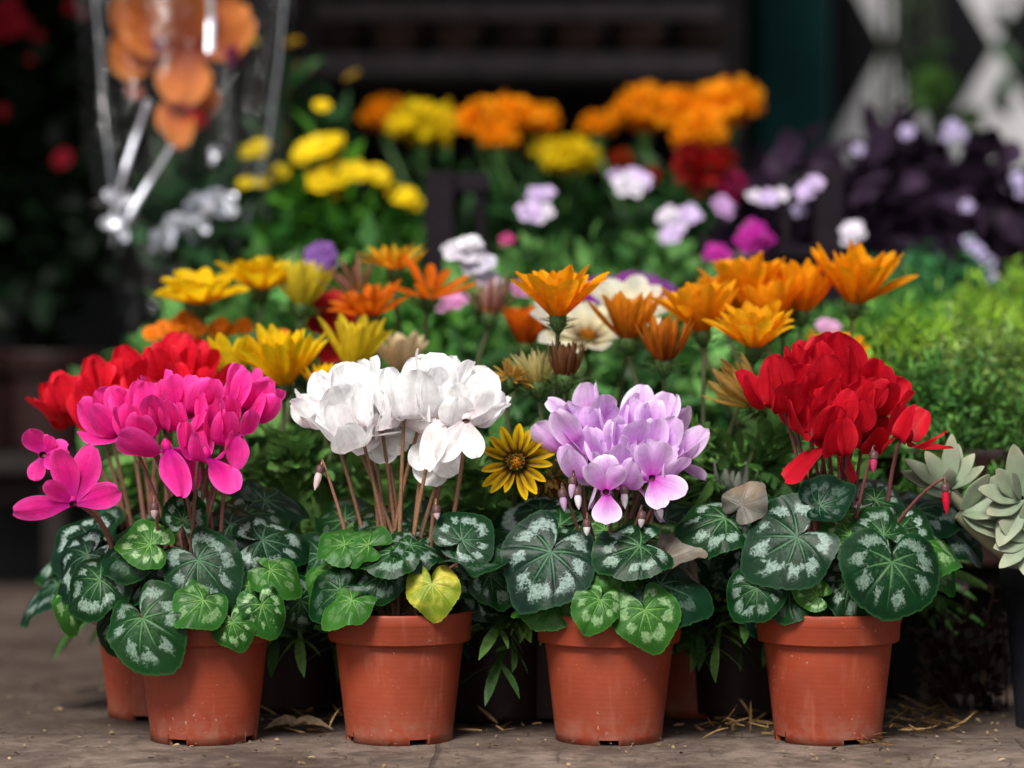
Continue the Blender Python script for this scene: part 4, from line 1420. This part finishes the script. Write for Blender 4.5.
# purple leaved plants at right
GP = 'dark purple leaved plants at right'
for (px, y, dz, fl, lab) in ((770, 1.32, -.01, [(800, 200, -.1, 12)], 'dark purple leaved plant behind the right rack frame, at the edge of the marigolds'),
                             (820, 1.15, .0, [(858, 150, 0, 18), (811, 190, -.05, 20), (803, 184, -.05, 16)], 'dark purple leaved plant nearest the right rack frame'),
                             (905, 1.2, .03, [(907, 132, 0, 22), (953, 128, -.06, 26), (948, 136, -.06, 20), (960, 134, -.06, 20)], 'dark purple leaved plant with one pale lilac flower standing out at its top'),
                             (985, 1.12, -.01, [(967, 206, -.05, 18), (969, 242, -.08, 20), (976, 250, -.08, 24), (988, 262, -.08, 22), (980, 282, -.1, 24), (990, 278, -.1, 20), (1018, 180, -.05, 22), (1021, 192, -.05, 18)], 'dark purple leaved plant with trailing pale lilac flowers at the right edge')):
    t = potted('purple_leaf_plant', lab, 'potted plant', px, y, GP, 0, z=.16)
    leafy(t, blob(np.array(t.location) + [0, 0, .20 + dz], (.13, .09, .19), .25), 1300, .06, .038, (.018, .010, .022), (.050, .028, .056), OVAL, .5, .4)
    round_flowers(t, [(at(a, b_, y - .06 + dy), pxm(w * .66, y), (.52, .45, .68), 5, (random.gauss(0, .3), -.9, .5)) for (a, b_, dy, w) in fl])


# cushion plants on the low bench, right
def cushion(label, px, y, rad, z0, n, c, c2, L=.018, W=.0030, name='cushion_plant', prof=NARROW):
    t = potted(name, label, 'potted plant', px, y, 'green cushion plants at right', 0, z=.13)
    b = np.array(t.location)
    mb = MB()
    # sprigs: short upright stems with small leaves
    ns = n // 14
    d = rdir(ns)
    d[:, 2] = np.abs(d[:, 2])
    lump = 1 + .15 * np.sin(d[:, 0] * 9) * np.cos(d[:, 1] * 8)
    p = b + np.array([0, 0, z0]) + d * np.asarray(rad) * (rng.uniform(.75, 1.05, ns) * lump)[:, None]
    sd = nrm(d * .5 + np.array([0, 0, 1.0]) + rng.normal(size=(ns, 3)) * .38)
    hs = rng.uniform(.02, .075, ns)
    cs = cvar(ns, c, .3, c2)
    for k in range(14):
        tt = k / 13
        q = p + sd * (hs * tt)[:, None]
        dd = sd * .7 + rdir(ns) * .9
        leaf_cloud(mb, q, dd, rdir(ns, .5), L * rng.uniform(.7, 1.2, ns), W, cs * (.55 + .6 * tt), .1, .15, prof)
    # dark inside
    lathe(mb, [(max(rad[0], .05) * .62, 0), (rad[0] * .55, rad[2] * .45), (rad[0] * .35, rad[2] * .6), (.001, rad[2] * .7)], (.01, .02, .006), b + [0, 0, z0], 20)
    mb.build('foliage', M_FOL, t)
    return t


LIME, LIME2 = (.11, .27, .02), (.34, .53, .05)
OLI, OLI2 = (.09, .18, .03), (.25, .36, .09)
GRN, GRN2 = (.05, .17, .022), (.13, .32, .05)
cushion('lime green feathery cushion plant behind the silver succulent', 948, .58, (.12, .11, .085), .105, 9000, LIME, LIME2)
cushion('olive green thyme cushion at the right edge behind the silver succulent', 1015, .42, (.10, .09, .085), .10, 7000, OLI, OLI2, .010, .0035)
cushion('fresh green fine leaved cushion just right of the red cyclamen flowers', 900, .70, (.11, .09, .11), .11, 6000, GRN, GRN2)
cushion('yellow green cushion at the right edge, behind the olive thyme', 1035, .75, (.12, .09, .11), .12, 7000, LIME, LIME2)
cushion('deep green grassy cushion in front of the purple leaved plants', 935, .84, (.13, .07, .13), .12, 5000, (.02, .09, .03), (.05, .2, .06), .022, .004)
cushion('mossy green cushion right behind the succulent rosette', 985, .33, (.10, .07, .10), .045, 6500, (.04, .13, .03), (.12, .26, .05), .010, .003)
cushion('dark green cushion beside the lowest gazania leaves at right', 912, .34, (.07, .06, .11), .05, 5500, (.03, .11, .025), (.10, .24, .04), .012, .003)


# ------------------------------------------------------------------ succulents
def succ_leaf(mb, o, d, n, L, W, T, c, ct):
    nu, nv = 12, 14
    d = nrm(d)
    s = nrm(np.cross(d, n))
    nn = np.cross(s, d)
    t = np.linspace(0, 1, nv)
    w = W * .5 * np.where(t < .55, .42 + .58 * np.sin(t / .55 * math.pi / 2), np.sqrt(np.clip(1 - ((t - .55) / .452) ** 2, 0, 1)) * .45 + .55 * (1 - t) / .45)
    w[-1] = .0005
    th = T * .5 * np.sin(np.clip(t * .9 + .12, 0, 1) * math.pi) ** .6
    a = np.linspace(0, 2 * math.pi, nu, endpoint=False)
    bend = random.gauss(.06, .06)
    cl = np.asarray(o) + d * (L * t)[:, None] + nn * (bend * L * t * t)[:, None]
    ca, sa = np.cos(a)[:, None], np.sin(a)[:, None]
    up = np.where(sa > 0, .35 * sa - .25 * (1 - ca ** 2), sa)
    V = cl[None] + (ca * w[None])[..., None] * s + (up * th[None])[..., None] * nn
    C = np.asarray(c) * (1 - t[:, None] ** 3) + np.asarray(ct) * t[:, None] ** 3
    C = np.tile(C, (nu, 1)) * random.uniform(.85, 1.1)
    mb.add(V.reshape(-1, 3), grid_faces(nu, nv, True), C)
    return mb


SU, SUT = (.165, .215, .14), (.28, .28, .19)
y = .14
t = thing('succulent_plant', 'pale grey green rosette succulent trailing out of a black pot at the right edge', 'potted plant', (xat(1082, y), y, 0))
pm = MB()
lathe(pm, [(.058, 0), (.058, .006), (.068, .125), (.072, .126), (.073, .145), (.0705, .1455), (.068, .128), (.056, .01), (.001, .01)], (.012, .013, .018), np.array(t.location), 60)
pm.f[-1] = pm.f[-1][:, ::-1]
pm.build('pot', M_DARK, t)
sm = MB()
lathe(sm, [(.067, .130), (.03, .134), (.001, .135)], (1, 1, 1), np.array(t.location), 30)
sm.build('soil', M_SOIL, t)


def rosette(c, axis, leaves, base):
    ob = None
    axis = nrm(axis)
    sm = MB()
    tube(sm, bez(base, (np.asarray(base) + c) / 2 + np.array([0, -.01, -.014]), np.asarray(c) - axis * .004, 12), np.linspace(.0075, .0055, 12), (.24, .24, .15), 9)
    st = sm.build('stem', M_SUCC, t)
    for (d, L, W) in leaves:
        mb = MB()
        succ_leaf(mb, np.asarray(c) + nrm(d) * .002, d, axis + np.array([0, -.2, .2]), L * random.uniform(.95, 1.45), W * random.uniform(.9, 1.15), W * .38, SU, SUT)
        mb.build('leaf', M_SUCC, st)


def lv(ang, fwd, L, W):
    return (np.array([math.cos(R(ang)), -fwd, math.sin(R(ang))]), L, W)


yy = .085
rosette(at(950, 488, yy), (-.2, -.6, .8), [lv(88, .0, .040, .018), (lv(150, .3, .038, .024)), lv(125, .1, .034, .018), lv(60, .15, .032, .016), lv(190, .5, .030, .022), lv(35, .5, .026, .018), lv(100, .9, .022, .016), lv(165, .1, .034, .02), lv(75, -.3, .036, .018)], at(1035, 565, .12))
yy = .075
rosette(at(962, 512, yy), (.6, -.6, .5), [lv(22, .1, .052, .020), lv(5, .3, .046, .022), lv(-15, .4, .040, .020), lv(-38, .5, .036, .020), lv(40, .0, .046, .018), lv(-5, .8, .034, .020), lv(60, .3, .03, .018), lv(15, -.3, .05, .02)], at(1035, 568, .11))
yy = .06
rosette(at(1022, 498, yy), (-.3, -.7, .6), [lv(100, .1, .040, .022), lv(140, .3, .036, .022), lv(170, .4, .034, .022), lv(205, .5, .034, .022), lv(60, .1, .036, .02), lv(240, .5, .036, .022), lv(20, .3, .036, .022), lv(280, .6, .03, .02), lv(120, .9, .024, .018), lv(320, .4, .036, .02)], at(1050, 570, .12))
rosette(at(1030, 540, .05), (-.3, -.8, .4), [lv(190, .3, .034, .020), lv(220, .5, .030, .018), lv(150, .3, .034, .020), lv(90, .3, .03, .02), lv(260, .5, .03, .02), lv(0, .4, .03, .02)], at(1055, 572, .11))

# small creeping plant at the foot, right
y = .20
t = thing('creeping_plant', 'small dark reddish creeping plant on the ground below the succulent', 'plant', (xat(968, y), y, 0))
mb = MB()
sm = MB()
for k in range(34):
    a = at(random.uniform(905, 1000), random.uniform(585, 690), random.uniform(.17, .26))
    bpt = np.array([xat(975, y) + random.uniform(-.04, .04), y + .04, 0.0])
    p = bez(bpt, (a + bpt) / 2 + np.array([0, 0, .03]), a, 9)
    p[:, 2] = np.maximum(p[:, 2], .003)
    tube(sm, p, .0010, (.03, .012, .012), 5)
    m_ = 9
    leaf_cloud(mb, p, rdir(m_, .4), rdir(m_, .6), rng.uniform(.008, .016, m_), .008, cvar(m_, (.012, .014, .006), .3, (.028, .010, .012)), .1, .2, OVAL)
sm.build('stem', M_STALK, t)
mb.build('foliage', M_FOL, t)

# ------------------------------------------------------------------ wrapped bouquet, upper left
y = 1.02
t = thing('wrapped_bouquet', 'large orange blooms wrapped in clear cellophane with silver ribbon, upper left', 'bouquet', (xat(185, y), y, .16))
# vase-like foot of the wrap
zb = .16
zmid = at(185, 250, y)[2]
ztp = at(185, -70, y)[2]


def cello_mat():
    m, nt, b = mat('cellophane')
    b.inputs['Base Color'].default_value = (.9, .95, .95, 1)
    b.inputs['Roughness'].default_value = .06
    b.inputs['Specular IOR Level'].default_value = .8
    n = noise(nt, 30, 5, .6, None, 2.0)
    bump(nt, b, n, .45, .02)
    tr = nd(nt, 'ShaderNodeBsdfTransparent')
    tr.inputs[0].default_value = (.90, .93, .93, 1)
    mx = nd(nt, 'ShaderNodeMixShader')
    mx.inputs[0].default_value = .978
    mp = nd(nt, 'ShaderNodeMapping')
    mp.inputs['Scale'].default_value = (26, 26, 5)
    mp.inputs['Rotation'].default_value = (0, .25, 0)
    gp = nd(nt, 'ShaderNodeNewGeometry')
    nt.links.new(gp.outputs['Position'], mp.inputs['Vector'])
    cr = ramp(nt, noise(nt, 1, 5, .6, mp.outputs[0], 1.6), .50, .72, .016, .24)
    nt.links.new(mth(nt, 'SUBTRACT', 1.0, cr), mx.inputs[0])
    gl = nd(nt, 'ShaderNodeBsdfGlossy')
    gl.inputs['Roughness'].default_value = .10
    nt.links.new(b.inputs['Normal'].links[0].from_socket, gl.inputs['Normal'])
    nt.links.new(gl.outputs[0], mx.inputs[1])
    nt.links.new(tr.outputs[0], mx.inputs[2])
    nt.links.new(mx.outputs[0], nt.nodes['Material Output'].inputs['Surface'])
    return m


M_CELLO = cello_mat()
mb = MB()
seg, nv = 90, 26
th = np.linspace(0, 2 * math.pi, seg, endpoint=False)
tt = np.linspace(0, 1, nv)
zz = zb + (ztp - zb) * tt
r0 = np.interp(tt, [0, .12, .30, .6, 1], [.05, .045, .075, .115, .125])
V = np.zeros((seg, nv, 3))
pl = 1 + .07 * np.abs(np.sin(th * 5.5))[:, None] * tt[None] + .04 * np.sin(th * 17 + 1)[:, None] + .05 * np.sin(th * 4 + 2)[:, None] * tt[None]
V[..., 0] = xat(187, y) + np.cos(th)[:, None] * r0 * pl
V[..., 1] = y + np.sin(th)[:, None] * r0 * pl * .8
V[..., 2] = zz + .012 * np.sin(th * 5)[:, None] * tt[None]
mb.add(V.reshape(-1, 3), grid_faces(seg, nv, True))
mb.build('cellophane', M_CELLO, t)


def bloom(parts, lip):
    fo = None
    for (px, py, ang, L, W, fwd, cup) in parts:
        pm = MB()
        er = nrm(np.array([math.cos(R(ang)), -fwd, math.sin(R(ang))]))
        cyc_petal(pm, at(px, py, y - .03), er, np.array([0, -1., .1]), pxm(L, y), pxm(W, y), 0, R(20), .6, .1, cup, (.22, .03, .02), (.60, .15, .035), (.70, .24, .06), .10)
        if fo is None:
            fo = pm.build('bloom', M_PETAL, t)
        else:
            pm.build('petal', M_PETAL, fo)
    pm = MB()
    for (px, py, w, c) in lip:
        n = 10
        leaf_cloud(pm, np.tile(at(px, py, y - .05), (n, 1)), rdir(n) + np.array([0, -.6, 0]), rdir(n), pxm(w, y) * .55, pxm(w, y) * .5, cvar(n, c, .15), .2, .2, ROUND)
    pm.build('lip', M_PETAL, fo)


bloom([(180, 50, 150, 62, 52, .1, -.3), (190, 50, 95, 75, 66, .2, -.3), (195, 52, 30, 70, 60, .1, -.3), (186, 48, -92, 62, 56, .2, -.3), (200, 40, 75, 80, 60, .3, .2), (175, 40, 120, 76, 50, .2, .2)], [(233, 55, 22, (.30, .02, .16)), (156, 45, 14, (.2, .02, .2))])
bloom([(158, 57, 175, 48, 56, .2, -.2), (150, 50, 120, 60, 40, .1, -.2)], [(135, 90, 18, (.5, .16, .12))])
bloom([(172, 88, -78, 68, 34, .3, -.3), (182, 88, -100, 50, 40, .2, .2), (205, 118, 70, 30, 20, .3, .2), (190, 112, -70, 22, 18, .3, .1)], [(186, 105, 14, (.6, .05, .5)), (196, 120, 20, (.55, .02, .04))])
# stems and green inside the wrap
sm = MB()
for k in range(7):
    a = at(150 + k * 12, 120 + 20 * math.sin(k), y)
    tube(sm, bez((xat(187, y) + random.uniform(-.015, .015), y + random.uniform(-.015, .015), zb), (xat(187, y), y, zmid - .03), a, 8), .003, (.03, .06, .02), 6)
sm.build('stems', M_STALK, t)
leafy(t, blob((xat(195, y), y, zmid + .02), (.06, .04, .07), .1), 220, .06, .022, (.015, .05, .02), (.04, .12, .04), OVAL, .9)


def foil_mat():
    m, nt, b = mat('silver_foil_ribbon')
    b.inputs['Base Color'].default_value = (.55, .56, .62, 1)
    b.inputs['Metallic'].default_value = .55
    b.inputs['Roughness'].default_value = .35
    bump(nt, b, noise(nt, 60, 3), .4, .003)
    return m


M_FOIL = foil_mat()


def ribbon(pts, w, dy=-.10):
    P = np.array([at(a, b_, y + dy + .01 * math.sin(i * 2.1)) for i, (a, b_) in enumerate(pts)])
    n = 16
    tt = np.linspace(0, len(P) - 1, n)
    Q = np.stack([np.interp(tt, np.arange(len(P)), P[:, k]) for k in range(3)], -1)
    T = nrm(np.gradient(Q, axis=0))
    S = nrm(np.cross(T, [0.2, -1, .35]))
    mb = MB()
    ww = pxm(w, y) * .5
    V = np.stack([Q - S * ww, Q + np.cross(S, T) * ww * .25, Q + S * ww], 0)
    mb.add(V.reshape(-1, 3), grid_faces(3, n), (.8, .8, .85))
    return mb.build('ribbon', M_FOIL, t)


ribbon([(148, 100), (138, 130), (124, 172), (112, 215)], 4)
ribbon([(172, 146), (150, 180), (128, 218), (120, 235)], 4)
ribbon([(210, -14), (211, 20), (210, 52)], 7)
for pts in ([(92, -20), (99, 40), (104, 120), (118, 230)], [(286, -20), (279, 60), (268, 140), (243, 235)]):
    em = MB()
    tube(em, np.array([at(a, b_, y - .02 + .004 * math.sin(a)) for a, b_ in pts]), .0010, (.12, .125, .14), 6)
    em.build('film_edge', M_FOIL, t)
# crumpled silver bow at the neck
for (px, py, w) in ((112, 200, 22), (120, 228, 26), (205, 200, 30), (198, 216, 24), (214, 152, 16), (176, 232, 32), (228, 204, 16), (160, 238, 22)):
    mb = MB()
    n = 9
    leaf_cloud(mb, at(px, py, y - .09) + rng.normal(size=(n, 3)) * .004, rdir(n), rdir(n), pxm(w, y) * .7, pxm(w, y) * .45, (.85, .86, .92), rng.normal(0, .6, n), .4, ROUND)
    mb.build('bow_loop', M_FOIL, t)

# ------------------------------------------------------------------ the dark back
# red flowers at far left
y = 1.55
low_bench('dark low wooden bench at the far left under the red flowering plants', -130, 78, 1.35, 1.75, .18)
DARKP[0] = True
GRR = 'red flowering plants at the far left'
for (px, fl, lab) in ((-20, [(8, 8, 30), (20, 25, 26), (4, 30, 26), (38, 35, 14), (3, 112, 16), (-10, 20, 30)], 'dark shrubby plant with crimson flowers at the top left corner'),
                      (52, [(72, 8, 18), (82, 14, 14), (63, 158, 22), (60, 162, 16), (30, 60, 10)], 'dark shrubby plant with one red flower low on it, left of the wrapped bouquet')):
    t = potted('potted_geranium', lab, 'potted plant', px, y, GRR, 0, 1.2, z=.18)
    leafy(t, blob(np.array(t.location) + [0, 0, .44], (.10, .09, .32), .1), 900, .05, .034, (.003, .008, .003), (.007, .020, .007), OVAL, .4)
    round_flowers(t, [(at(a, b_, y - .1), pxm(w * .8, y), (.34, .004, .02), 8, (random.gauss(0, .3), -1, .4)) for (a, b_, w) in fl])

t = thing('stone_plinth', 'low grey stepped stone plinth in the shade at left', 'plinth', (xat(50, 1.95), 1.95, 0))
frame_box(t, 'base', (xat(-200, 1.95), 1.86, 0), (xat(118, 1.95), 2.2, .13), M_WALL)
frame_box(t, 'block', (xat(-210, 1.95), 1.84, .1305), (xat(122, 1.95), 2.2, .40), M_GREY)
frame_box(t, 'step', (xat(-210, 1.95), 1.60, 0), (xat(118, 1.95), 1.838, .20), M_GREY)
t = thing('clay_pot', 'orange brown clay pot in the shade behind the scarlet cyclamen', 'pot', (xat(80, 1.70), 1.70, .2005))
pot(t, 0, .9, M_BRN)
t = thing('clay_pot', 'dark brown clay pot at the left edge on the grey plinth', 'pot', (xat(-16, 1.70), 1.70, .2005))
pot(t, 0, 1.05, plain('dark_clay', (.035, .016, .012), .8, .3))

# back wall
mb = MB()
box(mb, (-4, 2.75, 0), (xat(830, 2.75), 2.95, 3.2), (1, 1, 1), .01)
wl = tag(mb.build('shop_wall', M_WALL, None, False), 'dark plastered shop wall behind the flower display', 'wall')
mb = MB()
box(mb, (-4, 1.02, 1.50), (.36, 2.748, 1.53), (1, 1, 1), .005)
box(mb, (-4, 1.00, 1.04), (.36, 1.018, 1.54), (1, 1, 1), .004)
mb.build('unseen_shade_canopy', M_WALL, wl, False)  # canopy out of view, added to shade the back of the display
# harlequin panel
yp = 2.45
t = thing('harlequin_panel', 'panel painted with black and white diamonds behind the purple plants', 'panel', (xat(960, yp), yp, 0))
x0, x1 = xat(832, yp), xat(1500, yp)
frame_box(t, 'board', (x0, yp, 0), (x1, yp + .05, 2.4), M_WHITEB)
dx = pxm(110, yp)
cz = at(880, 46, yp)[2]
hz = pxm(92, yp)
for i in range(0, 7):
    for j in range(-3, 9):
        cx = xat(828, yp) + i * dx
        zc = cz + j * 2 * hz
        if zc - hz < .0 or zc + hz > 2.39 or cx + dx / 2 > x1:
            continue
        q = [(cx - dx * .5, zc), (cx, zc - hz), (cx + dx * .5, zc), (cx, zc + hz)]
        if cx - dx * .5 < x0:
            q = [(x0 + .001, zc - hz * .98), (x0 + .001, zc - hz * .99), (cx + dx * .5, zc), (x0 + .001, zc + hz * .98)]
        mb = MB()
        V = [(a, yp - .004, b_) for a, b_ in q] + [(a, yp - .0005, b_) for a, b_ in q]
        mb.add(V, [[0, 1, 2, 3], [0, 4, 5, 1], [1, 5, 6, 2], [2, 6, 7, 3], [3, 7, 4, 0]])
        mb.build('diamond', M_BLACKB, t, False)
# vines hanging in front of the panel
t = thing('climbing_plant', 'thin climbing plant with sparse leaves in front of the diamond panel', 'plant', (xat(905, 2.1), 2.1, 0))
sm, mb = MB(), MB()
for k in range(9):
    pa = at(885 + k * 7 + random.uniform(-8, 8), 140, 2.1)
    pb = at(870 + k * 9 + random.uniform(-15, 15), -140, 2.1)
    pg = np.array([xat(905, 2.1) + random.uniform(-.05, .05), 2.1, 0])
    p = np.vstack([bez(pg, (pg + pa) / 2 + [0.02, 0, 0], pa, 6), bez(pa, (pa + pb) / 2 + np.array([random.uniform(-.04, .04), 0, 0]), pb, 10)[1:]])
    tube(sm, p, .004, (.016, .022, .010), 6)
    n = 3
    sk = rng.random(n) * (len(p) - 1)
    q = np.stack([np.interp(sk, np.arange(len(p)), p[:, i]) for i in range(3)], -1)
    leaf_cloud(mb, q, rdir(n, -.2), rdir(n), .05, .03, cvar(n, (.012, .035, .012), .3, (.03, .07, .015)))
n = 16
leaf_cloud(mb, at(955, 105, 2.05) + rng.normal(size=(n, 3)) * .03, rdir(n), rdir(n), .05, .03, cvar(n, (.06, .14, .03), .3))
n = 8
leaf_cloud(mb, at(1015, 70, 2.05) + rng.normal(size=(n, 3)) * np.array([.02, .03, .06]), rdir(n), rdir(n), .06, .03, cvar(n, (.02, .06, .02), .3))
sm.build('stem', M_STALK, t)
mb.build('foliage', M_FOL, t)
# dark green post
t = thing('green_pillar', 'dark green painted pillar between the shelf and the diamond panel', 'pillar', (xat(790, 2.3), 2.3, 0))
frame_box(t, 'shaft', (xat(752, 2.3), 2.25, .10), (xat(826, 2.3), 2.4, 2.6), M_TEAL, bev=.012)
frame_box(t, 'plinth', (xat(744, 2.3), 2.235, 0), (xat(832, 2.3), 2.41, .0995), M_TEAL, bev=.01)
# shelf rack of dark crates
ya = 1.95
xa, xb = xat(296, ya), xat(744, ya)
t = thing('slatted_shelf', 'dark slatted wooden shelf behind the marigolds', 'shelf', ((xa + xb) / 2, ya, 0))
zl, zh = at(500, 64, ya)[2], at(500, 10, ya)[2]
for i, x in enumerate((xa, xb - .03)):
    for yy in (ya, ya + .30):
        frame_box(t, 'post', (x, yy, 0), (x + .03, yy + .03, 1.25), M_WOOD, (.020, .016, .017))
for zc, hh in ((zl, .016), (zh, .014), (zh + .12, .015), (zl - .36, .015)):
    frame_box(t, 'rail', (xa + .0305, ya + .003, zc - hh), (xb - .0305, ya + .022, zc + hh), M_WOOD, (.085, .075, .08))
for zc in (zl - .022, zh + .10, zl - .38):
    frame_box(t, 'shelf_board', (xa + .031, ya + .024, zc - .008), (xb - .031, ya + .298, zc + .008), M_WOOD, (.016, .012, .012))
# brown pots on it
for k in range(7):
    px = 335 + k * 61
    r = pxm(24, ya)
    tt_ = thing('clay_pot', 'dim brown pot standing on the slatted shelf behind the marigolds', 'pot', (xat(px, ya + .12), ya + .12, zl - .014), 'brown pots in a row on the slatted shelf')
    mb = MB()
    lathe(mb, [(.001, 0), (r * .72, 0), (r * .95, .06), (r * 1.08, .061), (r * 1.1, .082), (r * .98, .082), (r * .9, .06), (.001, .05)], (.10, .06, .05) if k % 3 else (.06, .04, .036), np.array(tt_.location), 24)
    mb.build('body', M_WOOD, tt_)

# ------------------------------------------------------------------ litter on the floor
t = thing('dry_leaf', 'curled pale brown dry leaf on the ground between the magenta and white pots', 'leaf', (xat(298, .10), .10, 0))
mb = MB()
for (px, ang, L) in ((292, 10, .034), (300, 200, .03), (290, 60, .02)):
    p = np.array([[xat(px, .1), .1 + random.uniform(-.01, .01), .006]])
    leaf_cloud(mb, p, [[math.cos(R(ang)), math.sin(R(ang)) * .6, .35]], [[0, -.3, 1]], L, .02, (.30, .21, .13), .5, .5, OVAL)
mb.build('blade', M_DRY, t)
mb = MB()
n = 260
cx = rng.choice([740, 925, 300, 500, 880], n, p=[.28, .38, .18, .12, .04])
px = cx + rng.normal(0, 26, n)
yy = rng.uniform(.06, .24, n)
yy = np.where(cx == 880, rng.uniform(-.005, .05, n), yy)
px = np.where(cx == 880, 874 + rng.normal(0, 5, n), px)
P_ = np.stack([xat(px, yy), yy, rng.uniform(.001, .010, n)], -1)
d = rng.normal(size=(n, 3)) * [1, 1, .22]
leaf_cloud(mb, P_, d, rdir(n, 1), rng.uniform(.008, .03, n), rng.uniform(.0012, .003, n), cvar(n, (.30, .19, .08), .3, (.16, .09, .04)), rng.normal(0, .3, n), .2, NARROW)
tag(mb.build('straw_litter', M_DRY), 'scattered straw and dry plant bits on the ground around the pots', 'litter', kind='stuff')
mb = MB()
n = 700
xx = rng.uniform(-.5, .5, n)
yy = rng.uniform(-.12, .5, n)
leaf_cloud(mb, np.stack([xx, yy, np.full(n, .0025)], -1), rng.normal(size=(n, 3)) * [1, 1, .2], rdir(n, 1.5), rng.uniform(.002, .007, n), rng.uniform(.002, .004, n), cvar(n, (.10, .07, .05), .5, (.34, .24, .13)), .1, .3, OVAL)
tag(mb.build('crumbs', M_DRY), 'tiny crumbs of soil and petals strewn over the stone floor', 'litter', kind='stuff')

# ------------------------------------------------------------------ light
SUN_EL, SUN_AZ = 47, 200      # azimuth measured from +Y clockwise: behind the camera, a little to the left
w = bpy.data.worlds.new("World")
SC.world = w
w.use_nodes = True
nt = w.node_tree
bg = nt.nodes['Background']
sky = nt.nodes.new('ShaderNodeTexSky')
sky.sky_type = 'NISHITA'
sky.sun_disc = False
sky.sun_elevation = R(SUN_EL)
sky.sun_rotation = R(SUN_AZ)
sky.air_density = 1.0
sky.dust_density = 3.0
hs = nt.nodes.new('ShaderNodeHueSaturation')
hs.inputs['Saturation'].default_value = .35
nt.links.new(sky.outputs[0], hs.inputs['Color'])
nt.links.new(hs.outputs[0], bg.inputs[0])
bg.inputs[1].default_value = .14
s = bpy.data.lights.new('sun', 'SUN')
s.energy = 5.0
s.angle = R(18)
s.color = (1, .96, .90)
so = bpy.data.objects.new('sun', s)
COL.objects.link(so)
el, az = R(SUN_EL), R(SUN_AZ)
v = Vector((math.sin(az) * math.cos(el), math.cos(az) * math.cos(el), math.sin(el)))
so.rotation_euler = v.to_track_quat('Z', 'Y').to_euler()

SC.view_settings.view_transform = 'Standard'
SC.view_settings.look = 'None'
SC.view_settings.exposure = 0
SC.view_settings.gamma = 1
SC.render.resolution_x, SC.render.resolution_y = 1024, 768
SC.cycles.transparent_max_bounces = 16
